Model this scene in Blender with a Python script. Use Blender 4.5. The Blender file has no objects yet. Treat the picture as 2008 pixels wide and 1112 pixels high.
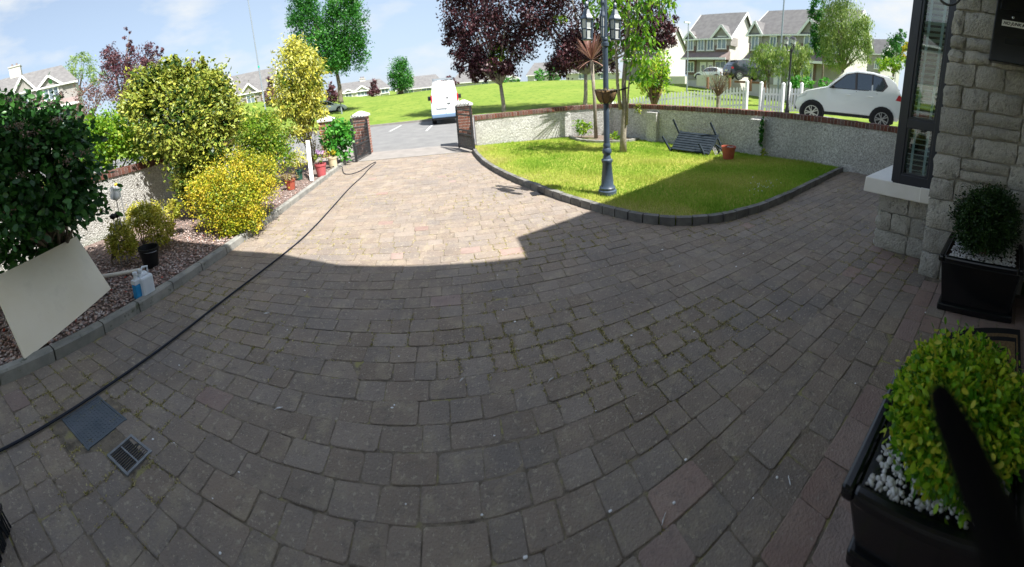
import bpy, math, random
import numpy as np
from mathutils import Matrix, Vector, Euler
sc = bpy.context.scene
rnd = random.Random(7)
PI = math.pi

# ------------------------------------------------------------------ camera (a swept panorama: cylindrical projection)
F, PITCH, ROLL, PHI, CX, CY, H = 1.4175, .1726, -.0664, .1618, -.0106, -.2694, 1.6
def _w(d):
    x, y, z = d
    c, s = math.cos(ROLL), math.sin(ROLL); x, z = c*x - s*z, s*x + c*z
    c, s = math.cos(PITCH), math.sin(PITCH); y, z = y*c + z*s, -y*s + z*c
    c, s = math.cos(PHI), math.sin(PHI); x, y = c*x + s*y, -s*x + c*y
    return Vector((x, y, z))
cd = bpy.data.cameras.new('camera'); cam = bpy.data.objects.new('camera', cd); sc.collection.objects.link(cam); sc.camera = cam
cd.type = 'PANO'; cd.panorama_type = 'CENTRAL_CYLINDRICAL'
cd.central_cylindrical_radius = 1
cd.central_cylindrical_range_u_min = (-1.004 - CX)*F; cd.central_cylindrical_range_u_max = (1.004 - CX)*F
cd.central_cylindrical_range_v_min = -(.556 - CY)*F; cd.central_cylindrical_range_v_max = (.556 + CY)*F
cd.dof.use_dof = True; cd.dof.focus_distance = 3.2; cd.lens = 24; cd.dof.aperture_fstop = 24/2000/.0038
cd.clip_start = .02; cd.clip_end = 2000
_r, _u, _f = _w((1, 0, 0)), _w((0, 0, 1)), _w((0, 1, 0))
cam.matrix_world = Matrix(((_r.x, _u.x, -_f.x, 0), (_r.y, _u.y, -_f.y, 0), (_r.z, _u.z, -_f.z, H), (0, 0, 0, 1)))
# surveying helpers: turn a bearing read off the photograph into a point at a known distance / height
def ray(px, py):
    az = F*(px - 1004 - CX*1000)/1000; t = -F*(py - 556 - CY*1000)/1000
    return _w((math.sin(az), math.cos(az), t))
def at(px, py, D):
    d = ray(px, py); return Vector((0, 0, H)) + d*(D/math.hypot(d.x, d.y))
def gnd(px, py, z=0.):
    d = ray(px, py); return Vector((0, 0, H)) + d*((z - H)/d.z)
PXR = F/1000     # radians per photo pixel

# ------------------------------------------------------------------ world, sun, exposure
SUN_EL, SUN_ROT = math.radians(58), math.radians(135)
world = bpy.data.worlds.new('World'); sc.world = world; world.use_nodes = True
nt = world.node_tree; N = nt.nodes; L = nt.links; N.clear()
out = N.new('ShaderNodeOutputWorld'); bg = N.new('ShaderNodeBackground'); sky = N.new('ShaderNodeTexSky')
sky.sky_type = 'NISHITA'; sky.sun_disc = False; sky.sun_elevation = SUN_EL; sky.sun_rotation = SUN_ROT
sky.air_density = 1.0; sky.dust_density = 1.5; sky.ozone_density = 1.5
bg.inputs['Strength'].default_value = .092
tc = N.new('ShaderNodeTexCoord'); mp = N.new('ShaderNodeMapping'); mp.inputs['Scale'].default_value = (1.0, 1.0, 2.6); mp.inputs['Location'].default_value = (3.1, .7, .2)
n1 = N.new('ShaderNodeTexNoise'); n1.inputs['Scale'].default_value = 2.6; n1.inputs['Detail'].default_value = 6; n1.inputs['Roughness'].default_value = .55
rp = N.new('ShaderNodeValToRGB'); rp.color_ramp.elements[0].position = .50; rp.color_ramp.elements[1].position = .68; rp.color_ramp.elements[0].color = (0, 0, 0, 1)
m0 = N.new('ShaderNodeMixRGB'); sx = N.new('ShaderNodeSeparateXYZ'); vz = N.new('ShaderNodeMapRange'); vz.inputs['From Min'].default_value = .12; vz.inputs['From Max'].default_value = .8; vz.inputs['To Min'].default_value = .8; vz.inputs['To Max'].default_value = .15; L.new(tc.outputs['Generated'], sx.inputs[0]); L.new(sx.outputs[2], vz.inputs['Value']); L.new(vz.outputs[0], m0.inputs['Fac']); m0.inputs['Color2'].default_value = (3.25, 4.0, 4.95, 1)
mx = N.new('ShaderNodeMixRGB'); mx.inputs['Color2'].default_value = (4.4, 4.6, 4.75, 1)
L.new(tc.outputs['Generated'], mp.inputs['Vector']); L.new(mp.outputs[0], n1.inputs['Vector']); L.new(n1.outputs['Fac'], rp.inputs['Fac'])
L.new(rp.outputs['Color'], mx.inputs['Fac']); L.new(sky.outputs[0], m0.inputs['Color1']); L.new(m0.outputs[0], mx.inputs['Color1']); L.new(mx.outputs[0], bg.inputs['Color']); L.new(bg.outputs[0], out.inputs['Surface'])
sd = bpy.data.lights.new('sun', 'SUN'); sun = bpy.data.objects.new('sun', sd); sc.collection.objects.link(sun)
sd.energy = 5.0; sd.angle = math.radians(.5); sd.color = (1, .97, .92)
sun.rotation_euler = Vector((-math.sin(SUN_ROT)*math.cos(SUN_EL), -math.cos(SUN_ROT)*math.cos(SUN_EL), -math.sin(SUN_EL))).to_track_quat('-Z', 'Y').to_euler()
vs = sc.view_settings; vs.view_transform = 'Standard'; vs.look = 'None'; vs.gamma = 1; vs.use_curve_mapping = False; vs.exposure = 1.16
sc.render.engine = 'CYCLES'
sc.cycles.max_bounces = 6; sc.cycles.transparent_max_bounces = 8; sc.cycles.use_denoising = True

# ------------------------------------------------------------------ materials
def _n(nt, t, **k):
    n = nt.nodes.new(t)
    for a, b in k.items():
        if a in n.inputs: n.inputs[a].default_value = b
        else: setattr(n, a, b)
    return n
def mat(name, c1, c2=None, scale=6, rough=.75, bump=0, bscale=80, metal=0, spec=.3, spk=None, spkscale=40, spkpos=.68, isl=0, coat=0, detail=4, stain=None):
    """principled with world-space noise colour; spk = speckle colour; isl = per-piece tint amount"""
    m = bpy.data.materials.new(name); m.use_nodes = True; nt = m.node_tree; L = nt.links
    p = nt.nodes['Principled BSDF']; p.inputs['Roughness'].default_value = rough; p.inputs['Metallic'].default_value = metal
    p.inputs['Specular IOR Level'].default_value = spec; p.inputs['Coat Weight'].default_value = coat
    geo = _n(nt, 'ShaderNodeNewGeometry'); col = None
    c4 = lambda c: (c[0], c[1], c[2], 1)
    if c2 is not None:
        no = _n(nt, 'ShaderNodeTexNoise', Scale=scale, Detail=detail, Roughness=.6); L.new(geo.outputs['Position'], no.inputs['Vector'])
        r = _n(nt, 'ShaderNodeValToRGB'); r.color_ramp.elements[0].position = .32; r.color_ramp.elements[1].position = .68
        r.color_ramp.elements[0].color = c4(c1); r.color_ramp.elements[1].color = c4(c2); L.new(no.outputs['Fac'], r.inputs['Fac']); col = r.outputs['Color']
    else:
        rgb = _n(nt, 'ShaderNodeRGB'); rgb.outputs[0].default_value = c4(c1); col = rgb.outputs[0]
    if isl:
        oi = _n(nt, 'ShaderNodeObjectInfo'); ad = _n(nt, 'ShaderNodeMath', operation='ADD'); L.new(oi.outputs['Random'], ad.inputs[0]); L.new(geo.outputs['Random Per Island'], ad.inputs[1])
        fr = _n(nt, 'ShaderNodeMath', operation='FRACT'); L.new(ad.outputs[0], fr.inputs[0])
        mr = _n(nt, 'ShaderNodeMapRange'); mr.inputs['To Min'].default_value = 1 - isl; mr.inputs['To Max'].default_value = 1 + isl; L.new(fr.outputs[0], mr.inputs['Value'])
        hs = _n(nt, 'ShaderNodeHueSaturation'); L.new(col, hs.inputs['Color']); L.new(mr.outputs[0], hs.inputs['Value'])
        m2 = _n(nt, 'ShaderNodeMath', operation='MULTIPLY'); m2.inputs[1].default_value = 7.31; L.new(fr.outputs[0], m2.inputs[0]); f2 = _n(nt, 'ShaderNodeMath', operation='FRACT'); L.new(m2.outputs[0], f2.inputs[0])
        mr2 = _n(nt, 'ShaderNodeMapRange'); mr2.inputs['To Min'].default_value = 1 - 1.3*isl; mr2.inputs['To Max'].default_value = 1 + 1.3*isl; L.new(f2.outputs[0], mr2.inputs['Value']); L.new(mr2.outputs[0], hs.inputs['Saturation'])
        col = hs.outputs[0]
    if spk is not None:
        no = _n(nt, 'ShaderNodeTexNoise', Scale=spkscale, Detail=3, Roughness=.6); L.new(geo.outputs['Position'], no.inputs['Vector'])
        r = _n(nt, 'ShaderNodeValToRGB'); r.color_ramp.elements[0].position = spkpos - .04; r.color_ramp.elements[1].position = spkpos + .04; L.new(no.outputs['Fac'], r.inputs['Fac'])
        mxx = _n(nt, 'ShaderNodeMixRGB'); mxx.inputs['Color2'].default_value = c4(spk); L.new(r.outputs[0], mxx.inputs['Fac']); L.new(col, mxx.inputs['Color1']); col = mxx.outputs[0]
    if stain:
        for sc_, lo, hi, amt, c_ in stain:
            no = _n(nt, 'ShaderNodeTexNoise', Scale=sc_, Detail=6, Roughness=.65); L.new(geo.outputs['Position'], no.inputs['Vector'])
            mr = _n(nt, 'ShaderNodeMapRange'); mr.inputs['From Min'].default_value = lo; mr.inputs['From Max'].default_value = hi; mr.inputs['To Max'].default_value = amt; L.new(no.outputs['Fac'], mr.inputs['Value'])
            mxx = _n(nt, 'ShaderNodeMixRGB'); mxx.inputs['Color2'].default_value = c4(c_); L.new(mr.outputs[0], mxx.inputs['Fac']); L.new(col, mxx.inputs['Color1']); col = mxx.outputs[0]
    L.new(col, p.inputs['Base Color'])
    if bump:
        no = _n(nt, 'ShaderNodeTexNoise', Scale=bscale, Detail=4, Roughness=.65); L.new(geo.outputs['Position'], no.inputs['Vector'])
        b = _n(nt, 'ShaderNodeBump', Strength=bump, Distance=.02); L.new(no.outputs['Fac'], b.inputs['Height']); L.new(b.outputs[0], p.inputs['Normal'])
    return m
def leafmat(name, cols, edge=None, trans=.35, rough=.45, spec=.35):
    """cols: ramp over the per-leaf value 'rnd'; edge: colour of the leaf margin"""
    m = bpy.data.materials.new(name); m.use_nodes = True; nt = m.node_tree; L = nt.links
    p = nt.nodes['Principled BSDF']; p.inputs['Roughness'].default_value = rough; p.inputs['Specular IOR Level'].default_value = spec
    a = _n(nt, 'ShaderNodeAttribute', attribute_name='rnd')
    r = _n(nt, 'ShaderNodeValToRGB')
    el = r.color_ramp.elements
    while len(el) < len(cols): el.new(.5)
    for i, c in enumerate(cols): el[i].position = i/max(1, len(cols) - 1); el[i].color = (*c, 1)
    L.new(a.outputs['Fac'], r.inputs['Fac']); col = r.outputs[0]
    if edge:
        e = _n(nt, 'ShaderNodeAttribute', attribute_name='edge'); q = _n(nt, 'ShaderNodeValToRGB'); q.color_ramp.elements[0].position = .60; q.color_ramp.elements[1].position = .78
        L.new(e.outputs['Fac'], q.inputs['Fac']); mx = _n(nt, 'ShaderNodeMixRGB'); mx.inputs['Color2'].default_value = (*edge, 1); L.new(q.outputs[0], mx.inputs['Fac']); L.new(col, mx.inputs['Color1']); col = mx.outputs[0]
    L.new(col, p.inputs['Base Color'])
    t = _n(nt, 'ShaderNodeBsdfTranslucent'); L.new(col, t.inputs['Color']); ms = _n(nt, 'ShaderNodeMixShader'); ms.inputs[0].default_value = trans
    L.new(p.outputs[0], ms.inputs[1]); L.new(t.outputs[0], ms.inputs[2]); L.new(ms.outputs[0], nt.nodes['Material Output'].inputs['Surface'])
    return m
def dashmat(name, c1, c2, dark):
    """pebble-dash render: stones thrown into mortar"""
    m = mat(name, c1, c2, scale=1.5, rough=.9, spec=.15, stain=((.9, .50, .72, .45, (.36, .34, .28)),)); nt = m.node_tree; L = nt.links; p = nt.nodes['Principled BSDF']
    geo = _n(nt, 'ShaderNodeNewGeometry')
    v = _n(nt, 'ShaderNodeTexVoronoi', Scale=46); L.new(geo.outputs['Position'], v.inputs['Vector'])
    r = _n(nt, 'ShaderNodeValToRGB'); r.color_ramp.elements[0].position = .28; r.color_ramp.elements[1].position = .62; r.color_ramp.elements[0].color = (0, 0, 0, 1); L.new(v.outputs['Distance'], r.inputs['Fac'])
    no = _n(nt, 'ShaderNodeTexNoise', Scale=22, Detail=3); L.new(geo.outputs['Position'], no.inputs['Vector']); q = _n(nt, 'ShaderNodeValToRGB'); q.color_ramp.elements[0].position = .40; q.color_ramp.elements[1].position = .70; L.new(no.outputs['Fac'], q.inputs['Fac'])
    mu = _n(nt, 'ShaderNodeMath', operation='MULTIPLY'); L.new(r.outputs[0], mu.inputs[0]); L.new(q.outputs[0], mu.inputs[1])
    old = p.inputs['Base Color'].links[0].from_socket; hs = _n(nt, 'ShaderNodeHueSaturation', Saturation=.8); sep = _n(nt, 'ShaderNodeSeparateColor'); L.new(v.outputs['Color'], sep.inputs[0])
    mr = _n(nt, 'ShaderNodeMapRange'); mr.inputs['To Min'].default_value = .70; mr.inputs['To Max'].default_value = 1.18; L.new(sep.outputs[0], mr.inputs['Value']); L.new(mr.outputs[0], hs.inputs['Value']); L.new(old, hs.inputs['Color'])
    mx = _n(nt, 'ShaderNodeMixRGB'); mx.inputs['Color2'].default_value = (*dark, 1); L.new(mu.outputs[0], mx.inputs['Fac']); L.new(hs.outputs[0], mx.inputs['Color1']); L.new(mx.outputs[0], p.inputs['Base Color'])
    b = _n(nt, 'ShaderNodeBump', Strength=.9, Distance=.012); inv = _n(nt, 'ShaderNodeMath', operation='SUBTRACT'); inv.inputs[0].default_value = 1; L.new(v.outputs['Distance'], inv.inputs[1]); L.new(inv.outputs[0], b.inputs['Height']); L.new(b.outputs[0], p.inputs['Normal'])
    return m
def brickmat(name, c1, c2, mortar, scale=1.0):
    m = mat(name, c1, rough=.85, spec=.2); nt = m.node_tree; L = nt.links; p = nt.nodes['Principled BSDF']
    geo = _n(nt, 'ShaderNodeNewGeometry'); s = _n(nt, 'ShaderNodeSeparateXYZ'); L.new(geo.outputs['Position'], s.inputs[0]); ad = _n(nt, 'ShaderNodeMath', operation='ADD'); L.new(s.outputs[0], ad.inputs[0]); L.new(s.outputs[1], ad.inputs[1])
    cb = _n(nt, 'ShaderNodeCombineXYZ'); L.new(ad.outputs[0], cb.inputs[0]); L.new(s.outputs[2], cb.inputs[1])
    b = _n(nt, 'ShaderNodeTexBrick'); b.inputs['Scale'].default_value = scale; b.inputs['Color1'].default_value = (*c1, 1); b.inputs['Color2'].default_value = (*c2, 1); b.inputs['Mortar'].default_value = (*mortar, 1)
    b.inputs['Mortar Size'].default_value = .008; b.inputs['Brick Width'].default_value = .22; b.inputs['Row Height'].default_value = .075; L.new(cb.outputs[0], b.inputs['Vector']); L.new(b.outputs['Color'], p.inputs['Base Color'])
    bu = _n(nt, 'ShaderNodeBump', Strength=.5, Distance=.01); bu.invert = True; L.new(b.outputs['Fac'], bu.inputs['Height']); L.new(bu.outputs[0], p.inputs['Normal'])
    return m
def glassmat(name, tint=(.8, .9, .9), clear=.6):
    m = bpy.data.materials.new(name); m.use_nodes = True; nt = m.node_tree; L = nt.links; nt.nodes.remove(nt.nodes['Principled BSDF'])
    g = _n(nt, 'ShaderNodeBsdfGlossy', Roughness=.02); g.inputs['Color'].default_value = (1, 1, 1, 1); t = _n(nt, 'ShaderNodeBsdfTransparent'); t.inputs['Color'].default_value = (*tint, 1)
    fr = _n(nt, 'ShaderNodeFresnel', IOR=1.5); mr = _n(nt, 'ShaderNodeMapRange'); mr.inputs['To Min'].default_value = .04; mr.inputs['To Max'].default_value = 1; L.new(fr.outputs[0], mr.inputs['Value'])
    ms = _n(nt, 'ShaderNodeMixShader'); L.new(mr.outputs[0], ms.inputs[0]); L.new(t.outputs[0], ms.inputs[1]); L.new(g.outputs[0], ms.inputs[2]); L.new(ms.outputs[0], nt.nodes['Material Output'].inputs['Surface'])
    return m

MT = dict(
    paver=mat('paver', (.226, .184, .150), (.278, .228, .186), scale=2.6, rough=.85, bump=.55, bscale=85, spk=(.33, .285, .225), spkscale=26, spkpos=.655, isl=.10, spec=.25, detail=8, stain=((7., .52, .66, .6, (.36, .305, .22)), (1.1, .48, .66, .55, (.175, .16, .155)), (17., .56, .68, .5, (.13, .112, .10)), (38., .59, .63, .65, (.42, .37, .285)), (120., .64, .68, .8, (.58, .54, .48)))),
    paver_red=mat('paver_red', (.27, .19, .165), (.33, .25, .21), scale=5, rough=.85, bump=.55, bscale=85, spk=(.38, .33, .28), spkscale=40, spkpos=.68, isl=.10, stain=((8., .52, .72, .5, (.20, .165, .15)), (24., .56, .70, .5, (.13, .11, .10)))),
    joint=mat('joint', (.12, .10, .08), (.36, .30, .22), scale=16, rough=1, bump=.8, bscale=130, spk=(.34, .31, .14), spkscale=8, spkpos=.60, stain=((5., .45, .65, .5, (.21, .175, .14)),)),
    kerb=mat('kerb', (.20, .20, .185), (.32, .31, .28), scale=7, rough=.9, bump=.4, bscale=120, spk=(.12, .13, .10), spkscale=12, spkpos=.66, isl=.10),
    kerbdark=mat('kerbdark', (.12, .115, .11), (.22, .215, .20), scale=7, rough=.9, bump=.4, bscale=120, spk=(.26, .25, .23), spkscale=35, spkpos=.70, isl=.16),
    tarmac=mat('tarmac', (.155, .155, .155), (.20, .20, .195), scale=2, rough=.95, bump=.3, bscale=90),
    concrete=mat('concrete', (.21, .195, .18), (.27, .25, .23), scale=3, rough=.9, bump=.2),
    paint=mat('road_paint', (.50, .50, .48), (.38, .38, .37), scale=9, rough=.8),
    turf=mat('turf', (.13, .20, .03), (.19, .24, .045), scale=.35, rough=.95, bump=.8, bscale=8, spec=.1, spk=(.105, .17, .026), spkscale=2.2, spkpos=.56, detail=8),
    lawn=mat('lawn_soil', (.20, .27, .03), (.38, .35, .09), scale=1.1, rough=1, bump=.8, bscale=60, spec=.1),
    dash=dashmat('pebble_dash', (.52, .51, .475), (.66, .65, .62), (.30, .285, .25)),
    capbrick=mat('cap_brick', (.115, .055, .045), (.19, .095, .075), scale=20, rough=.85, bump=.4, bscale=120, isl=.22, spk=(.34, .26, .22), spkscale=30, spkpos=.74),
    mortar=mat('mortar', (.42, .38, .33), (.5, .46, .41), rough=.95),
    brick=brickmat('red_brick', (.34, .13, .08), (.26, .09, .06), (.45, .40, .36)),
    cap=mat('cap_concrete', (.62, .62, .60), (.75, .75, .73), scale=5, rough=.85, bump=.2),
    iron=mat('black_iron', (.02, .021, .024), (.035, .036, .04), scale=12, rough=.45, spec=.5),
    bluegrey=mat('bluegrey_paint', (.035, .055, .085), (.06, .085, .12), scale=6, rough=.38, spec=.5),
    slatgrey=mat('slat_grey', (.018, .026, .034), (.034, .044, .054), scale=10, rough=.9, bump=.2, spec=.08),
    stone=mat('stone', (.36, .35, .315), (.51, .495, .455), scale=7, rough=.95, bump=1.0, bscale=40, isl=.14, spk=(.30, .29, .27), spkscale=18, spkpos=.62, detail=9, stain=((60., .60, .68, .5, (.70, .68, .64)),)),
    stonemortar=mat('stone_mortar', (.34, .325, .285), (.43, .41, .36), scale=12, rough=1, bump=.5, bscale=90),
    sill=mat('sill_stone', (.74, .72, .67), (.82, .80, .76), scale=4, rough=.8, bump=.1),
    frame=mat('window_frame_charcoal', (.020, .026, .040), rough=.35, spec=.5),
    blind=mat('blind_white', (.8, .8, .78), rough=.6), tape=mat('blind_tape', (.72, .76, .82), rough=.8),
    room=mat('dark_room', (.10, .11, .10), (.16, .17, .15), rough=1), render=mat('house_render', (.55, .52, .46), (.6, .57, .5), rough=.95),
    black=mat('black_gloss', (.007, .008, .010), rough=.22, spec=.5), blackmat=mat('black_matt', (.004, .0045, .006), (.007, .008, .010), rough=.55, spec=.35),
    handle=mat('handle_black', (.004, .004, .005), rough=.9, spec=.08),
    pebble=mat('white_pebble', (.62, .60, .58), (.80, .79, .77), scale=30, rough=.6, isl=.12), soil=mat('soil', (.03, .02, .013), (.07, .045, .03), scale=20, rough=1, bump=1, bscale=60),
    gravel=mat('gravel_stone', (.22, .15, .135), (.50, .40, .36), scale=24, rough=.9, isl=.42, detail=2), gravelbed=mat('gravel_bed', (.10, .07, .06), (.30, .23, .20), scale=40, rough=1, bump=1, bscale=90),
    coir=mat('coir', (.20, .125, .06), (.33, .22, .11), scale=60, rough=1, bump=1, bscale=160), rubber=mat('rubber', (.015, .015, .016), rough=.7),
    terracotta=mat('terracotta', (.36, .075, .045), (.44, .12, .075), scale=8, rough=.6), pink=mat('pink_plastic', (.46, .10, .11), rough=.5), tan=mat('tan_pot', (.50, .42, .26), (.6, .52, .36), rough=.8), greenpot=mat('green_pot', (.03, .10, .07), rough=.5),
    board=mat('cream_board', (.80, .72, .57), (.86, .79, .66), scale=2.5, rough=.75, stain=((5., .55, .8, .35, (.5, .42, .30)), (45., .70, .74, .8, (.2, .15, .1)))), boardedge=mat('board_edge', (.42, .34, .24), rough=.9),
    plastic=mat('jug_plastic', (.62, .68, .74), (.7, .75, .8), rough=.35, spec=.4), blue=mat('blue_liquid', (.02, .22, .50), (.03, .28, .58), rough=.35), pipewhite=mat('pipe_white', (.7, .66, .58), rough=.5),
    hose=mat('hose', (.010, .014, .026), rough=.5), galv=mat('galvanised', (.22, .23, .25), (.34, .35, .37), scale=20, rough=.45, metal=.6), cover=mat('cover_plate', (.10, .125, .15), (.15, .17, .20), scale=9, rough=.5, metal=.3, bump=.2, spk=(.25, .26, .27), spkscale=50, spkpos=.72),
    bark=mat('bark', (.12, .095, .07), (.22, .185, .14), scale=9, rough=.95, bump=.8, bscale=40), barkgrey=mat('bark_grey', (.20, .17, .13), (.34, .30, .25), scale=10, rough=.95, bump=.8, bscale=40), twig=mat('twig', (.16, .10, .065), (.25, .17, .12), scale=20, rough=.9),
    white=mat('white_paint', (.78, .78, .76), (.84, .84, .83), scale=3, rough=.5), carwhite=mat('car_white', (.76, .79, .78), rough=.18, spec=.5, coat=.6), carblack=mat('car_black', (.012, .016, .02), rough=.15, spec=.5, coat=.7), carglass=mat('car_glass', (.02, .03, .035), rough=.05, spec=.9, coat=1), trim=mat('car_trim', (.018, .018, .02), rough=.55), tyre=mat('tyre', (.015, .015, .016), rough=.85), alloy=mat('alloy', (.55, .55, .54), rough=.3, metal=.8), redlight=mat('red_light', (.5, .02, .03), rough=.2, coat=.5), bluetrim=mat('blue_trim', (.16, .24, .36), rough=.5), chrome=mat('chrome', (.7, .7, .7), rough=.15, metal=1),
    wallcream=mat('wall_cream', (.52, .50, .45), (.60, .58, .53), scale=1, rough=.95), wallgrey=mat('wall_grey', (.27, .25, .235), (.34, .32, .30), scale=1, rough=.95), housebrick=mat('house_brick', (.15, .095, .08), (.20, .135, .115), scale=3, rough=.95), roofgrey=mat('roof_grey', (.125, .12, .12), (.18, .175, .17), scale=2, rough=.9, bump=.3, bscale=6), roofpink=mat('roof_pink', (.20, .155, .145), (.26, .20, .185), scale=2, rough=.9), winglass=mat('far_glass', (.10, .14, .17), (.25, .30, .33), scale=.8, rough=.08, spec=.8), doorbrown=mat('door_brown', (.12, .07, .05), rough=.5),
    wood=mat('brown_timber', (.20, .10, .06), (.28, .15, .09), scale=8, rough=.9), pole=mat('pole_grey', (.30, .34, .38), rough=.5, metal=.3), greenband=mat('green_band', (.02, .45, .30), rough=.6),
    litter=mat('litter', (.8, .8, .82), rough=.7), leafred=mat('fallen_red', (.45, .05, .05), (.5, .16, .1), scale=30, rough=.7), yellow=mat('yellow', (.75, .5, .03), rough=.6), bristle=mat('bristle', (.012, .014, .018), rough=.8),
    glass=glassmat('window_glass'), lampglass=mat('lamp_glass', (.55, .58, .55), rough=.3, spec=.5),
)
LF = dict(
    dark=leafmat('leaf_dark', [(.014, .055, .014), (.030, .105, .022), (.065, .19, .035)], trans=.25, rough=.35),
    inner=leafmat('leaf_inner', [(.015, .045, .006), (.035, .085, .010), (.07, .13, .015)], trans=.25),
    varieg=leafmat('leaf_variegated', [(.025, .085, .010), (.06, .15, .016), (.15, .24, .025), (.42, .42, .05)], edge=(.52, .53, .09), trans=.25),
    lime=leafmat('leaf_lime', [(.07, .19, .012), (.17, .33, .02), (.30, .42, .03)], trans=.4),
    golden=leafmat('leaf_golden', [(.16, .22, .015), (.38, .40, .025), (.58, .50, .03), (.60, .44, .05)], trans=.3),
    privet=leafmat('leaf_privet', [(.06, .14, .015), (.20, .29, .03), (.38, .40, .05)], trans=.35),
    conifer=leafmat('leaf_goldtree', [(.24, .28, .04), (.46, .46, .06), (.64, .58, .07), (.62, .62, .22)], trans=.35),
    green=leafmat('leaf_green', [(.014, .085, .012), (.035, .17, .02), (.08, .28, .03)], trans=.3),
    hydr=leafmat('leaf_hydrangea', [(.03, .18, .02), (.07, .30, .03), (.14, .40, .05)], trans=.35),
    purple=leafmat('leaf_purple', [(.022, .008, .012), (.06, .020, .027), (.13, .045, .052)], trans=.25),
    plum=leafmat('leaf_plum', [(.05, .018, .03), (.13, .05, .065), (.20, .09, .10)], trans=.3),
    rust=leafmat('leaf_rust', [(.10, .04, .04), (.19, .09, .08), (.24, .15, .12)], trans=.3),
    willow=leafmat('leaf_willow', [(.10, .20, .03), (.22, .33, .06), (.36, .44, .12)], trans=.4),
    pale=leafmat('leaf_pale', [(.14, .25, .06), (.26, .37, .10), (.36, .45, .15)], trans=.4),
    young=leafmat('leaf_young', [(.06, .19, .012), (.16, .36, .02), (.33, .50, .04)], trans=.45, rough=.3),
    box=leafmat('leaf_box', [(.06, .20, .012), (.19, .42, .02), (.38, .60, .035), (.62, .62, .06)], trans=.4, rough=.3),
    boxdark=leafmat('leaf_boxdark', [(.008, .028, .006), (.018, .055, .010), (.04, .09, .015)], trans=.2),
    spirea=leafmat('leaf_spirea', [(.18, .22, .02), (.42, .42, .04), (.62, .54, .12)], trans=.35),
    cordy=leafmat('leaf_cordyline', [(.16, .07, .06), (.30, .15, .12), (.40, .24, .18)], trans=.2),
    grass=leafmat('leaf_grass', [(.19, .36, .035), (.31, .46, .06), (.45, .49, .10), (.58, .53, .22)], trans=.45, rough=.7, spec=.1),
    flower=leafmat('petal_brown', [(.22, .14, .11), (.36, .24, .20), (.45, .34, .28)], trans=.2),
    lilac=leafmat('petal_lilac', [(.5, .3, .55), (.7, .55, .72)], trans=.3),
    weed=leafmat('weed', [(.17, .17, .04), (.42, .36, .14), (.58, .51, .28)], trans=.2),
    dry=leafmat('leaf_dry', [(.16, .13, .06), (.28, .22, .10), (.36, .30, .12)], trans=.2),
)

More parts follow.
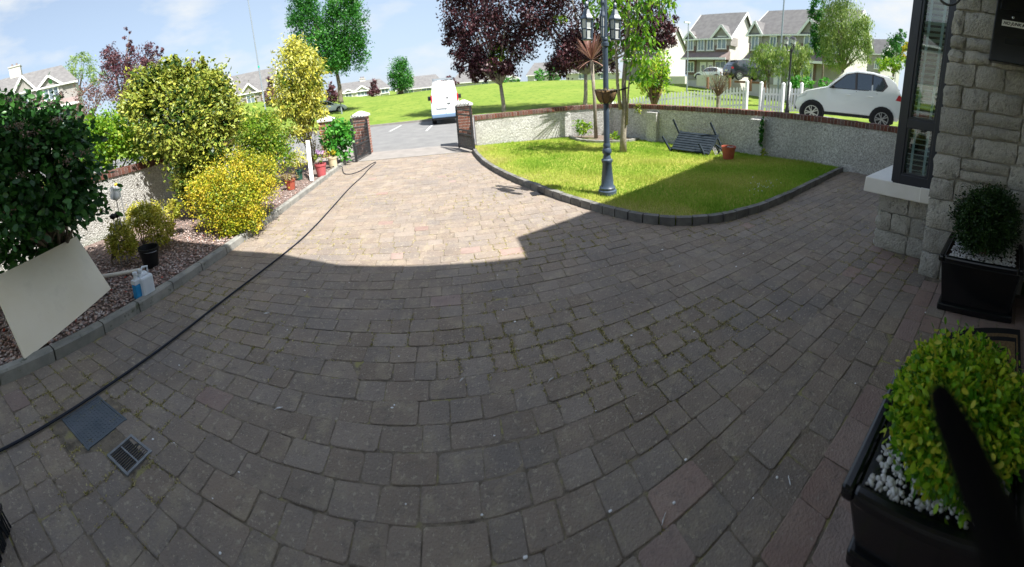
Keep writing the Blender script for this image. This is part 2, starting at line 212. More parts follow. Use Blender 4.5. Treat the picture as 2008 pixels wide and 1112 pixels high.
# ------------------------------------------------------------------ mesh tools
class MB:
    def __init__(s): s.v = []; s.f = []
    def add(s, vs, fs):
        o = len(s.v); s.v += [tuple(v) for v in vs]; s.f += [tuple(i + o for i in f) for f in fs]; return s
    def box(s, c, d, rot=None, taper=1.0):
        x, y, z = d[0]/2, d[1]/2, d[2]/2
        vs = [Vector((a*x*(taper if e > 0 else 1), b*y*(taper if e > 0 else 1), e*z)) for e in (-1, 1) for a, b in ((-1, -1), (1, -1), (1, 1), (-1, 1))]
        if rot is not None:
            R = rot if isinstance(rot, Matrix) else Euler(rot).to_matrix(); vs = [R @ v for v in vs]
        return s.add([v + Vector(c) for v in vs], [(3, 2, 1, 0), (4, 5, 6, 7), (0, 1, 5, 4), (1, 2, 6, 5), (2, 3, 7, 6), (3, 0, 4, 7)])
    def bar(s, a, b, w, h=None, up=(0, 0, 1)):
        a, b = Vector(a), Vector(b); d = b - a; l = d.length; d.normalize(); u = Vector(up)
        if abs(d.dot(u)) > .99: u = Vector((0, 1, 0))
        x = d.cross(u).normalized(); u = x.cross(d)
        return s.box((a + b)/2, (w, l, h or w), Matrix((x, d, u)).transposed())
    def tube(s, pts, r, n=8, cap=True):
        pts = [Vector(p) for p in pts]; rs = r if isinstance(r, (list, tuple)) else [r]*len(pts); vs = []; fs = []
        for i, p in enumerate(pts):
            d = (pts[min(i + 1, len(pts) - 1)] - pts[max(i - 1, 0)]).normalized(); u = Vector((0, 0, 1)) if abs(d.z) < .95 else Vector((1, 0, 0)); x = d.cross(u).normalized(); y = x.cross(d)
            vs += [p + (x*math.cos(k*2*PI/n) + y*math.sin(k*2*PI/n))*rs[i] for k in range(n)]
        for i in range(len(pts) - 1): fs += [(i*n + k, i*n + (k + 1) % n, (i + 1)*n + (k + 1) % n, (i + 1)*n + k) for k in range(n)]
        if cap: fs += [tuple(range(n))[::-1], tuple((len(pts) - 1)*n + k for k in range(n))]
        return s.add(vs, fs)
    def lathe(s, prof, n=16, c=(0, 0, 0), rot=None, cap=True):
        vs = []; fs = []
        for r, z in prof:
            for k in range(n):
                v = Vector((r*math.cos(2*PI*k/n), r*math.sin(2*PI*k/n), z))
                if rot is not None: v = Euler(rot).to_matrix() @ v
                vs.append(v + Vector(c))
        for i in range(len(prof) - 1): fs += [(i*n + k, i*n + (k + 1) % n, (i + 1)*n + (k + 1) % n, (i + 1)*n + k) for k in range(n)]
        if cap: fs += [tuple(range(n))[::-1], tuple((len(prof) - 1)*n + k for k in range(n))]
        return s.add(vs, fs)
    def prism(s, poly, d, axis='z', o=0):
        f = {'z': lambda a, b, t: (a, b, t), 'y': lambda a, b, t: (a, t, b), 'x': lambda a, b, t: (t, a, b)}[axis]; n = len(poly)
        vs = [f(a, b, o) for a, b in poly] + [f(a, b, o + d) for a, b in poly]
        return s.add(vs, [tuple(range(n))[::-1], tuple(range(n, 2*n))] + [(i, (i + 1) % n, n + (i + 1) % n, n + i) for i in range(n)])
    def quad(s, a, b, c, d): return s.add([a, b, c, d], [(0, 1, 2, 3)])
    def ico(s, c, r, sub=1):
        t = (1 + 5**.5)/2; V = [(-1, t, 0), (1, t, 0), (-1, -t, 0), (1, -t, 0), (0, -1, t), (0, 1, t), (0, -1, -t), (0, 1, -t), (t, 0, -1), (t, 0, 1), (-t, 0, -1), (-t, 0, 1)]
        Fc = [(0, 11, 5), (0, 5, 1), (0, 1, 7), (0, 7, 10), (0, 10, 11), (1, 5, 9), (5, 11, 4), (11, 10, 2), (10, 7, 6), (7, 1, 8), (3, 9, 4), (3, 4, 2), (3, 2, 6), (3, 6, 8), (3, 8, 9), (4, 9, 5), (2, 4, 11), (6, 2, 10), (8, 6, 7), (9, 8, 1)]
        rr = r if isinstance(r, (list, tuple)) else (r, r, r); k = (1 + t*t)**.5
        return s.add([(c[0] + v[0]/k*rr[0], c[1] + v[1]/k*rr[1], c[2] + v[2]/k*rr[2]) for v in V], Fc)
WL = {}
def link(o, parent=None):
    sc.collection.objects.link(o)
    if parent is not None: o.parent = parent
    return o
def wl(parent): return WL.get(parent.name, Vector((0, 0, 0))) if parent is not None else Vector((0, 0, 0))
def tag(o, label=None, cat=None, group=None, kind=None):
    if label: o['label'] = label
    if cat: o['category'] = cat
    if group: o['group'] = group
    if kind: o['kind'] = kind
    return o
def normals(me):
    import bmesh
    bm = bmesh.new(); bm.from_mesh(me); bmesh.ops.recalc_face_normals(bm, faces=bm.faces); bm.to_mesh(me); bm.free()
def obj(name, mb, m, parent=None, smooth=False, bevel=0, local=False, kind=None, label=None, flip=True):
    """one mesh object; coordinates are world metres unless local"""
    me = bpy.data.meshes.new(name); off = Vector((0, 0, 0)) if local else wl(parent)
    me.from_pydata([Vector(v) - off for v in mb.v], [], mb.f)
    if flip: normals(me)
    me.materials.append(m)
    if smooth:
        for p in me.polygons: p.use_smooth = True
        if smooth != True: me.set_sharp_from_angle(angle=math.radians(smooth))
    o = bpy.data.objects.new(name, me); link(o, parent); WL[o.name] = off if not local else wl(parent)
    if bevel:
        b = o.modifiers.new('bevel', 'BEVEL'); b.width = bevel; b.segments = 2; b.limit_method = 'ANGLE'
    if kind: o['kind'] = kind
    if label: o['label'] = label
    return o
def thing(name, loc, label, cat, group=None, rz=0):
    o = bpy.data.objects.new(name, None); o.location = loc; o.rotation_euler = (0, 0, rz); o.empty_display_size = .2; link(o); WL[o.name] = Vector(loc)
    return tag(o, label, cat, group)
def solo(name, mb, m, label, cat, group=None, base=None, **k):
    o = obj(name, mb, m, **k); return tag(o, label, cat, group)
def npmesh(name, V, Fc, m, parent=None, attrs=None, kind=None, smooth=False):
    me = bpy.data.meshes.new(name); off = np.array(wl(parent)); V = np.asarray(V, np.float32) - off.astype(np.float32); Fc = np.asarray(Fc, np.int32); k = Fc.shape[1]
    me.vertices.add(len(V)); me.vertices.foreach_set('co', V.ravel()); me.loops.add(Fc.size); me.loops.foreach_set('vertex_index', Fc.ravel())
    me.polygons.add(len(Fc)); me.polygons.foreach_set('loop_start', np.arange(0, Fc.size, k, dtype=np.int32)); me.polygons.foreach_set('loop_total', np.full(len(Fc), k, np.int32))
    me.update(calc_edges=True)
    for a, d in (attrs or {}).items(): me.attributes.new(a, 'FLOAT', 'POINT').data.foreach_set('value', np.asarray(d, np.float32))
    if smooth: me.polygons.foreach_set('use_smooth', np.ones(len(Fc), bool))
    me.materials.append(m); o = bpy.data.objects.new(name, me); link(o, parent); WL[o.name] = Vector(off.tolist())
    if kind: o['kind'] = kind
    return o
R = np.random.RandomState(11)
def unit(a): return a/np.maximum(np.linalg.norm(a, axis=1), 1e-9)[:, None]
def leaves(name, C, out, size, m, parent, aspect=.5, droop=.2, jitter=.8, fold=.12, kind='stuff', bias=None, simple=False, axis=None):
    """leaf-shaped faces at C: base, two sides, tip (and a raised midrib unless simple)"""
    n = len(C); s = size*(.65 + .7*R.rand(n)); a = unit(out + jitter*R.randn(n, 3) + np.array([0, 0, -droop]))
    if axis is not None: a = unit(axis + .25*R.randn(n, 3))
    nn = unit(np.cross(np.cross(a, unit(out + .9*R.randn(n, 3) + np.array([0, 0, .5]))), a)); b = np.cross(a, nn)
    rv = np.clip(R.rand(n) if bias is None else bias + .25*R.randn(n), 0, 1)
    S = s[:, None]; base = C - a*S*.5; tip = C + a*S*.5 - nn*S*fold*.6; l = C - b*S*aspect*.5; r = C + b*S*aspect*.5; i = np.arange(n)
    if simple == 'round':
        al = -nn*S*fold; V = np.stack([base, C - a*S*.22 - b*S*aspect*.40, C + a*S*.12 - b*S*aspect*.50, C + a*S*.38 - b*S*aspect*.30 + al*.4, tip, C + a*S*.38 + b*S*aspect*.30 + al*.4, C + a*S*.12 + b*S*aspect*.50, C - a*S*.22 + b*S*aspect*.40, C + a*S*.05 + al], 1).reshape(-1, 3); k = 9; ed = np.tile([1.]*8 + [0], n)
        Fc = np.stack([np.stack([i*9 + 8, i*9 + q, i*9 + (q + 1) % 8], 1) for q in range(8)], 1).reshape(-1, 3)
    elif simple:
        V = np.stack([base, l, tip, r], 1).reshape(-1, 3); Fc = np.stack([i*4, i*4 + 3, i*4 + 2, i*4 + 1], 1); k = 4; ed = np.tile([1, 1, 1, 1.], n)
    else:
        mid = C - nn*S*fold + nn*S*.03; V = np.stack([base, l, tip, r, mid], 1).reshape(-1, 3); k = 5; ed = np.tile([.75, 1, 1, 1, 0.], n)
        Fc = np.stack([np.stack([i*5 + 4, i*5 + p, i*5 + q], 1) for p, q in ((0, 3), (3, 2), (2, 1), (1, 0))], 1).reshape(-1, 3)
    return npmesh(name, V, Fc, m, parent, {'rnd': np.repeat(rv, k), 'edge': ed}, kind)
def clumped(blobs, per=26, cr=.16, shell=.55, low=-.9, wob=.07):
    """blobs: (centre, (rx,ry,rz), clump count) -> leaf centres, outward directions, clump value"""
    Cs, Os, Bs = [], [], []
    for c, r, k in blobs:
        d = unit(R.randn(k*2, 3)); d = d[d[:, 2] > low][:k]; k = len(d); fac = (shell + (1 - shell)*R.rand(k)**.6)*(1 + wob*np.clip(R.randn(k), -1.6, 1.6)); r = np.array(r)
        cc = np.array(c) + d*r*fac[:, None]; P = np.repeat(cc, per, 0) + np.clip(R.randn(k*per, 3), -1.7, 1.7)*r.min()*cr*np.repeat(.6 + .8*R.rand(k), per)[:, None]
        Cs.append(P); Os.append(unit(np.repeat(d, per, 0) + .3*R.randn(k*per, 3))); Bs.append(np.repeat(R.rand(k), per))
    return np.concatenate(Cs), np.concatenate(Os), np.concatenate(Bs)
def blob(px, py, w, h, D, k, deep=1.0):
    c = at(px, py, D); rx = w/2*PXR*D; return (tuple(c), (rx, rx*deep, h/2*PXR*D), k)
def branchy(mb, base, tips, r0, r1=.3, fork=.45):
    """tapered trunk up to the fork, then limbs bending out to the tips"""
    base = Vector(base); cen = sum((Vector(t) for t in tips), Vector())/len(tips); f = base.lerp(Vector((base.x*.75 + cen.x*.25, base.y*.75 + cen.y*.25, cen.z)), fork)
    mb.tube([base - Vector((0, 0, .1)), base + Vector((0, 0, .03*r0/.05)), base.lerp(f, .5) + Vector((r0*.3, 0, 0)), f], [r0*1.35, r0*1.1, r0*.85, r0*.72], 8)
    for t in tips:
        t = Vector(t); m = f.lerp(t, .5) + Vector((rnd.uniform(-1, 1), rnd.uniform(-1, 1), .6))*r0*1.5; mb.tube([f - (t - f).normalized()*r0*.4, m, t], [r0*.6, r0*.38, r0*.1], 6)
def plant(name, label, cat, base, blobs, lm, size, per=26, cr=.2, aspect=.5, droop=.2, trunk=None, tm='bark', group=None, shell=.55, simple=True, tips=6, fork=.45, part='crown', tpart='trunk', low=-.9, jitter=.8, inner=None):
    t = thing(name, base, label, cat, group)
    C, O, B = clumped(blobs, per, cr, shell, low); leaves(part, C, O, size, LF[lm], t, aspect, droop, jitter, bias=B, simple=simple)
    if inner:
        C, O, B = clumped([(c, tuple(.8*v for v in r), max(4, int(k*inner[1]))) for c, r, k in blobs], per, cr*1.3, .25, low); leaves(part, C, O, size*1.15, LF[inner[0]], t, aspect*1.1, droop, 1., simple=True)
    if trunk:
        mb = MB(); tp = []
        for c, r, k in blobs:
            for j in range(max(2, tips//len(blobs))): tp.append(Vector(c) + Vector((rnd.uniform(-.6, .6)*r[0], rnd.uniform(-.6, .6)*r[1], rnd.uniform(-.4, .6)*r[2])))
        branchy(mb, base, tp, trunk, fork=fork); obj(tpart, mb, MT[tm], t, smooth=True)
    return t
def curve_offset(pts, d):
    P = [Vector((p[0], p[1], 0)) for p in pts]; res = []
    for i, p in enumerate(P):
        t = (P[min(i + 1, len(P) - 1)] - P[max(i - 1, 0)]).normalized(); res.append(Vector((p.x - t.y*d, p.y + t.x*d, 0)))
    return res
def resample(pts, step):
    P = [Vector(p) for p in pts]; acc = [0]
    for a, b in zip(P, P[1:]): acc.append(acc[-1] + (b - a).length)
    n = max(1, round(acc[-1]/step)); res = []; j = 0
    for i in range(n + 1):
        s = acc[-1]*i/n
        while j < len(P) - 2 and acc[j + 1] < s: j += 1
        res.append(P[j].lerp(P[j + 1], (s - acc[j])/max(1e-9, acc[j + 1] - acc[j])))
    return res
def smoothpts(pts, it=2):
    P = [Vector(p) for p in pts]
    for _ in range(it):
        Q = [P[0]]
        for a, b in zip(P, P[1:]): Q += [a.lerp(b, .25), a.lerp(b, .75)]
        P = Q + [P[-1]]
    return P
def inside(x, y, poly):
    r = False; j = len(poly) - 1
    for i in range(len(poly)):
        if (poly[i][1] > y) != (poly[j][1] > y) and x < (poly[j][0] - poly[i][0])*(y - poly[i][1])/(poly[j][1] - poly[i][1]) + poly[i][0]: r = not r
        j = i
    return r
def ss(a, b, x):
    t = min(1, max(0, (x - a)/(b - a))); return t*t*(3 - 2*t)

# ================================================================== SETTING
def zt(x, y):
    """ground height: flat at the plot and road, a green mound across the road, higher ground to the left and right"""
    if x > 6.3 and y < 30: base = -.04 + .40*ss(6.55, 7.4, x)*(1 - ss(13, 18.5, y))
    else: base = -.04
    if y > 18.75: base = .05*ss(18.75, 18.9, y) + 1.55*ss(18.9, 46, y)
    return base + 1.7*ss(-9, -30, x)*ss(14, 34, y) + .12*math.sin(x*.21)*ss(24, 40, y)
def grid(name, xs, ys, zf, m):
    V = [(x, y, zf(x, y)) for y in ys for x in xs]; nx = len(xs); Fc = [(j*nx + i, j*nx + i + 1, (j + 1)*nx + i + 1, (j + 1)*nx + i) for j in range(len(ys) - 1) for i in range(nx - 1)]
    o = npmesh(name, V, Fc, m, smooth=True); return tag(o, kind='structure')
xs = [-700, -400, -200, -120] + list(np.arange(-80, -9, 4)) + list(np.arange(-8, 6.2, 1.2)) + [6.3, 6.55, 6.8, 7.1, 7.4, 8, 9] + list(np.arange(11, 90, 4)) + [120, 200, 400, 700]
ys = [-200, -60, -20, -8, -2, 0] + list(np.arange(2, 18, 1.5)) + [18.3, 18.75, 18.9, 19.5] + list(np.arange(21, 60, 2.2)) + [66, 80, 110, 160, 260, 500, 900]
grid('ground', [float(x) for x in xs], [float(y) for y in ys], zt, MT['turf'])
# road, footpath crossing, bay lines
o = obj('road', MB().box((-18, 14.35, -.05), (46, 8.7, .1)), MT['tarmac']); tag(o, kind='structure')
o = obj('pavement', MB().box((-16, 9.45, -.045), (50, 1.28, .1)), MT['concrete']); tag(o, kind='structure')
kb = MB()
for i in range(50): kb.box((-40.5 + .92*i, 18.72, .02), (.91, .12, .16))
o = obj('road_kerb', kb, MT['concrete']); tag(o, kind='stuff')
for a, b in ((gnd(764, 258), gnd(787, 246)), (gnd(836, 257), gnd(848, 245)), (gnd(690, 262), gnd(728, 247))):
    a.z = b.z = .006; d = (b - a).normalized().cross(Vector((0, 0, 1)))*.05; o = obj('road_marking', MB().quad(a - d, a + d, b + d, b - d), MT['paint'], flip=False); tag(o, kind='structure')

# ---- driveway: jointing bed with laid pavers
LK = [(0.60, 8.75), (0.63, 7.8), (.74, 6.78), (.97, 5.81), (1.25, 4.98), (1.45, 4.45), (1.66, 3.96), (1.83, 3.62), (2.0, 3.3), (2.25, 3.05), (2.56, 2.87), (2.95, 2.77), (3.5, 2.74), (4.35, 2.84), (5.4, 2.98), (6.25, 3.08)]
LKs = smoothpts([(a, b, 0) for a, b in LK], 2)
FAR = [(.72, 9.2), (2.2, 9.22), (3.3, 9.15), (4.36, 8.75)]; SIDE = [(4.36, 8.75), (5.12, 6.72), (5.92, 4.79), (6.30, 3.6), (6.48, 2.2), (6.55, 1.2)]
drive_poly = [(-2.66, -.42), (-2.66, 8.8), (.62, 8.8)] + [(p.x, p.y) for p in LKs] + [(6.5, 2.4), (6.5, .3), (3.2, .3), (3.09, -.42)]
bed = MB().prism(drive_poly, .02, 'z', -.0242); drive = obj('driveway', bed, MT['joint']); tag(drive, kind='structure')
def paver_mb(l, w, h=.05, jit=.005, b=.0025):
    hx, hy = l/2, w/2; q = lambda: rnd.uniform(-jit, jit)
    bot = [(-hx + q(), -hy + q()), (hx + q(), -hy + q()), (hx + q(), hy + q()), (-hx + q(), hy + q())]; ring = []
    for i, (x, y) in enumerate(bot):   # tumbled corners: cut each one
        c = rnd.uniform(.04, .11)*w
        for px_, py_ in (bot[i - 1], bot[(i + 1) % 4]):
            d = math.hypot(px_ - x, py_ - y); ring.append((x + (px_ - x)/d*c, y + (py_ - y)/d*c))
    n = 8; V = [(x, y, -h) for x, y in ring] + [(x, y, -b*rnd.uniform(.6, 1.3)) for x, y in ring] + [(x*(1 - b/hx*1.3), y*(1 - b/hy*1.3), 0) for x, y in ring]
    Fc = [tuple(range(2*n, 3*n))] + [(k*n + i, k*n + (i + 1) % n, (k + 1)*n + (i + 1) % n, (k + 1)*n + i) for k in (0, 1) for i in range(n)]
    return V, Fc
PW = .1365
variants = {l: [paver_mb(l - .005, PW - .005) for _ in range(5)] for l in (.13, .165, .20, .24)}
pav = []; row = 0; y = -.40
house_cut = lambda x, y: (x > 3.06 and y < .68) or (x > 3.38 and y < 1.30) or y < -.36
while y < 8.78:
    x = -2.58 - rnd.random()*.1
    while x < 6.5:
        l = rnd.choice((.13, .165, .165, .20, .20, .24)); cx_, cy_ = x + l/2, y + PW/2
        if inside(cx_, cy_, drive_poly) and not house_cut(cx_, cy_) and not (-2.06 < cx_ < -1.74 and .76 < cy_ < 1.07) and not (-1.69 < cx_ < -1.44 and .79 < cy_ < 1.03):
            pav.append((cx_, cy_, l, rnd.randrange(5), rnd.uniform(-.02, .02), rnd.uniform(-.0035, .002), rnd.choice((0, PI))))
        x += l
    y += PW; row += 1
def pxarea(x, y): return PW*.15*1.6/((x*x + y*y + 2.56)**1.5)
def inframe(x, y):
    az = math.atan2(x, y) - PHI; return -1.45 < az < 1.5 and not (x > .85 and y < .4) and math.hypot(x, y) > 1.02
pav.sort(key=lambda p: -(pxarea(p[0], p[1])*(1 if inframe(p[0], p[1]) else .02)))
meshes = {}
for (l, vsx) in variants.items():
    for k, (V, Fc) in enumerate(vsx):
        for red in (0, 1):
            me = bpy.data.meshes.new('paver'); me.from_pydata(V, [], Fc); normals(me); me.materials.append(MT['paver_red' if red else 'paver']); meshes[(l, k, red)] = me
VV = {0: [], 1: []}; FF = {0: [], 1: []}
def isred(x, y): return (y < .50 and x > .5 and rnd.random() < .85) or (x > 3.0 and y < 1.0) or (x > 2.7 and y < 1.25 and rnd.random() < .5) or rnd.random() < .012
for i, (x, y, l, k, a, dz, fl) in enumerate(pav):
    red = int(isred(x, y)); M4 = Matrix.Translation((x, y, dz)) @ Matrix.Rotation(a + fl, 4, 'Z') @ Matrix.Rotation(rnd.uniform(-.015, .015), 4, 'X') @ Matrix.Rotation(rnd.uniform(-.012, .012), 4, 'Y')
    if i < 296:
        o = bpy.data.objects.new('paver', meshes[(l, k, red)]); o.matrix_world = M4; link(o, drive)
    else:
        V, Fc = variants[l][k]; off = len(VV[red]); VV[red] += [tuple(M4 @ Vector(v)) for v in V]; FF[red] += [tuple(q + off for q in f) for f in Fc]
for red in (0, 1):
    mb = MB(); mb.v = VV[red]; mb.f = FF[red]; obj('paver_field', mb, MT['paver_red' if red else 'paver'], drive, kind='stuff')
# moss tufts and grit in the joints, white flecks on the blocks
C = []; 
for _ in range(20000):
    p = pav[int(min(len(pav) - 1, abs(rnd.gauss(0, 1))*len(pav)*.35))]; e = rnd.random() < .6
    C.append((p[0] + rnd.choice((-1, 1))*p[2]/2 if e else p[0] + rnd.uniform(-.5, .5)*p[2], p[1] + rnd.uniform(-.5, .5)*PW if e else p[1] + rnd.choice((-1, 1))*PW/2, -.004))
C = np.array([c for c in C if math.sin(c[0]*2.3 + 1.1*math.sin(c[1]*3.1)) + math.sin(c[1]*4.1 + c[0]) > rnd.uniform(-.2, 1.9)]); C = np.repeat(C, 7, 0) + R.randn(len(C)*7, 3)*np.array([.009, .009, .0015]) + np.array([0, 0, .002])
leaves('joint_moss', C, np.tile([0, 0, 1.], (len(C), 1)) + R.randn(len(C), 3)*.8, .015, LF['weed'], None, .45, 0, simple=True)
mb = MB()
for _ in range(70):
    x, y = rnd.uniform(-2.4, 3.2), abs(rnd.gauss(.6, 1.6)) + .2
    if inside(x, y, drive_poly) and not house_cut(x, y): s = rnd.uniform(.002, .0055)*(1 + .15*y); mb.ico((x, y, .002 + s*.3), (s*rnd.uniform(.8, 1.8), s, s*.5))
o = obj('grit', mb, MT['litter']); tag(o, kind='stuff')
for px, py, l_, w_, lab in ((1078, 748, .05, .014, 'small white feather lying on the pavers'), (545, 803, .045, .018, 'white scrap of paper on the pavers near the left side'), (905, 747, .03, .018, 'crumpled white scrap on the middle of the drive'), (1547, 946, .022, .020, 'round white pebble lying on the pavers beside the near planter'), (1300, 1022, .04, .013, 'grey feather by the front edge of the drive'), (522, 616, .05, .006, 'thin white stick lying on the pavers left of centre'), (1332, 524, .03, .02, 'bright white fleck on the shaded pavers below the lawn')):
    g = gnd(px, py); mb = MB().lathe([(.001, .008), (1, .007), (.8, .011), (.05, .014)], 9); mb.v = [(g.x + v[0]*l_/2*(.8 + .5*math.sin(3*v[0])) + v[1]*.01, g.y + v[1]*w_/2 + v[0]*.012, v[2]) for v in mb.v]
    solo('feather' if 'feather' in lab else 'stick' if 'stick' in lab else 'pebble' if 'pebble' in lab else 'scrap', mb, MT['litter'], lab, 'feather' if 'feather' in lab else 'stick' if 'stick' in lab else 'pebble' if 'pebble' in lab else 'scrap')
# ---- kerbs
fk = thing('flower_bed_kerb', (-2.64, .2, 0), 'straight grey concrete kerb between the gravel bed and the drive', 'kerb'); y = -.3
while y < 8.7:
    l = rnd.uniform(.40, .50); mb = MB().prism([(-2.69 + rnd.uniform(-.006, .006), -.05), (-2.60 + rnd.uniform(-.006, .006), -.05), (-2.605 + rnd.uniform(-.004, .004), .078), (-2.62, .09), (-2.68, .09)], l - .012, 'y', y); obj('kerb_stone', mb, MT['kerb'], fk); y += l
lk = thing('lawn_kerb', (2.3, 3.05, 0), 'curved dark block kerb edging the lawn', 'kerb'); P = resample([(p.x, p.y, 0) for p in LKs], .185)
for a, b in zip(P, P[1:]):
    d = (b - a); l = d.length; a2 = math.atan2(d.y, d.x); mb = MB().box((0, 0, .012 + rnd.uniform(-.004, .004)), (l - .008, .075, .17), (rnd.uniform(-.03, .03), 0, 0), taper=.97); mb.v = [tuple(Matrix.Rotation(a2, 3, 'Z') @ Vector(v) + (a + b)/2) for v in mb.v]; obj('kerb_block', mb, MT['kerbdark'], lk)
# ---- lawn
lawn_poly = [(p.x, p.y) for p in LKs] + [(6.2, 3.6), (5.85, 4.79), (5.05, 6.72), (4.3, 8.7), (3.3, 9.1), (2.2, 9.15), (.66, 9.15)]
lawn = obj('lawn', MB().prism(lawn_poly, .09, 'z', -.02), MT['lawn']); tag(lawn, kind='structure')
Q = []
while len(Q) < 105000:
    x, y = rnd.uniform(.6, 6.3), rnd.uniform(2.7, 9.15)
    if rnd.random() < 1.15 - y*.08 and inside(x, y, lawn_poly): Q.append((x, y, .07))
Q = np.array(Q); h = .028*(.5 + R.rand(len(Q)))*(1 + .7*np.maximum(0, np.sin(Q[:, 0]*5)*np.cos(Q[:, 1]*4.1))); n = len(Q); th = R.rand(n)*2*PI; w = .0045
edgeb = np.array([min((p.x - q[0])**2 + (p.y - q[1])**2 for p in LKs[::4]) for q in Q]) if False else np.min(((Q[:, None, 0] - np.array([p.x for p in LKs[::3]])[None])**2 + (Q[:, None, 1] - np.array([p.y for p in LKs[::3]])[None])**2), 1)**.5
dry = np.clip(.30 + .38*np.sin(Q[:, 0]*1.7 + 2*np.sin(Q[:, 1]*1.3))*np.sin(Q[:, 1]*1.9 + Q[:, 0]) + .62*np.exp(-edgeb/.45)*(Q[:, 0] < 2.6) + .16*R.randn(n), 0, 1)
a = np.stack([np.cos(th)*w, np.sin(th)*w, np.zeros(n)], 1); tip = Q + np.stack([R.randn(n)*.012, R.randn(n)*.012, h], 1)
V = np.stack([Q - a, Q + a, tip], 1).reshape(-1, 3); npmesh('lawn_grass', V, np.arange(3*n).reshape(-1, 3), LF['grass'], None, {'rnd': np.repeat(dry, 3), 'edge': np.zeros(3*n)}, 'stuff')
C = np.array([gnd(px, py, .11) for px, py in [(1495 + rnd.gauss(0, 16), 362 + rnd.gauss(0, 7)) for _ in range(40)]]); C = np.array([c for c in C if inside(c[0], c[1], lawn_poly)]); leaves('daisies', C, np.tile([0, 0, 1.], (len(C), 1)), .022, MT['litter'], None, .9, 0, .2, simple=True)
# ---- gravel bed
bedp = [(-2.69, -.4), (-2.69, 9.0), (-4.78, 9.0), (-4.78, -.4)]
o = obj('gravel_bed', MB().prism(bedp, .08, 'z', -.02), MT['gravelbed']); tag(o, kind='structure')
T = MB().ico((0, 0, 0), 1.); tv = np.array(T.v); tf = np.array(T.f); P3 = []
while len(P3) < 9000:
    y = abs(rnd.gauss(.8, 2.6)); x = -2.72 - abs(rnd.gauss(0, .75))
    if x > -4.7 and .2 < y < 8.8: P3.append((x, y, .066 + .012*rnd.random()))
P3 = np.array(P3); n = len(P3); sz = .0105*(.55 + .9*R.rand(n))[:, None]*np.stack([.8 + .6*R.rand(n), .8 + .6*R.rand(n), .5 + .3*R.rand(n)], 1)
V = (tv[None]*sz[:, None, :]*(1 + .22*R.randn(n, len(tv), 1)) + P3[:, None, :]).reshape(-1, 3); npmesh('gravel', V, (tf[None] + (np.arange(n)*len(tv))[:, None, None]).reshape(-1, 3), MT['gravel'], None, None, 'stuff')
C = np.stack([-2.8 - np.abs(R.randn(30)*.5), .8 + 3.4*R.rand(30), np.full(30, .085)], 1); o = leaves('fallen_leaves', C, R.randn(30, 3), .04, MT['leafred'], None, .5, 0, 1, simple=False)

# ================================================================== WALLS, GATES
def wall(name, line, hts, label, thick=.2, cap=.105, piers=(), side=1, pitch=.0735):
    """pebble-dashed wall along a line; hts = height of the render at each point; a soldier course of bricks on top"""
    t = thing(name, (line[0][0], line[0][1], 0), label, 'wall'); off = curve_offset(line, thick*side); mb = MB()
    for i in range(len(line) - 1):
        a, b = Vector((*line[i], -.1)), Vector((*line[i + 1], -.1)); c, d = off[i + 1].copy(), off[i].copy(); c.z = d.z = -.1; top = [Vector((p.x, p.y, z)) for p, z in ((a, hts[i]), (b, hts[i + 1]), (c, hts[i + 1]), (d, hts[i]))]
        mb.add([a, b, c, d] + top, [(0, 1, 2, 3), (4, 5, 6, 7), (0, 1, 5, 4), (2, 3, 7, 6), (1, 2, 6, 5), (3, 0, 4, 7)])
    obj('wall_render', mb, MT['dash'], t)
    L3 = [((Vector((*p, 0)) + q)/2) for p, q in zip(line, off)]; L3 = [Vector((p.x, p.y, z)) for p, z in zip(L3, hts)]; pts = resample(L3, pitch); base = None; mo = MB()
    for a, b in zip(pts, pts[1:]):
        d = b - a; m = (a + b)/2; an = math.atan2(d.y, d.x); sl = math.atan2(d.z, math.hypot(d.x, d.y))
        if base is None: base = obj('brick', MB().box((0, 0, 0), (pitch - .011, thick + .035, cap), taper=.96), MT['capbrick'], t, local=True); o = base
        else: o = base.copy(); link(o, t)
        o.location = Vector((m.x, m.y, m.z + cap/2 + rnd.uniform(-.003, .003))) - wl(t); o.rotation_euler = (rnd.uniform(-.02, .02), -sl, an + rnd.uniform(-.015, .015))
    for p, q in zip(L3, L3[1:]): mo.bar(p + Vector((0, 0, cap*.45)), q + Vector((0, 0, cap*.45)), thick + .012, cap*.88)
    obj('cap_mortar', mo, MT['mortar'], t)
    for (x, y, an, w, dp, z) in piers:
        mb = MB().box((0, 0, z/2 - .05), (w, dp, z + .1)); mb.v = [tuple(Matrix.Rotation(an, 3, 'Z') @ Vector(v) + Vector((x, y, 0))) for v in mb.v]; obj('wall_pier', mb, MT['dash'], t, bevel=.012)
    return t
wall('front_wall', FAR, [.72, .76, .80, .84], 'sunlit pebble-dashed wall with a brick course on top, beside the right gate', side=1)
wall('side_wall', SIDE, [.84, .88, .91, .905, .90, .90], 'shaded pebble-dashed wall behind the bench with a dark brick course', side=1, piers=((4.80, 7.42, math.radians(110), .30, .14, .80), (5.80, 4.92, math.radians(112), .30, .16, .84)))
wall('left_boundary_wall', [(-4.9, -.6), (-4.9, 8.8)], [.96, .97], 'low pebble-dashed wall behind the gravel bed, half hidden by shrubs', side=1)
def pillar(x, y, w, h, label):
    t = thing('gate_pillar', (x, y, 0), label, 'pillar', 'brick gate pillars'); obj('shaft', MB().box((x, y, h/2), (w, w, h)), MT['brick'], t)
    obj('cap_stone', MB().lathe([(.5*2**.5*(w + .08), 0), (.5*2**.5*(w + .08), .05), (.06, .15)], 4, (0, 0, 0), (0, 0, PI/4)), MT['cap'], t, local=True).location = (0, 0, h); return t
pillar(-2.40, 9.98, .38, 1.08, 'brick pillar with a pale pyramid cap behind the left gate leaf')
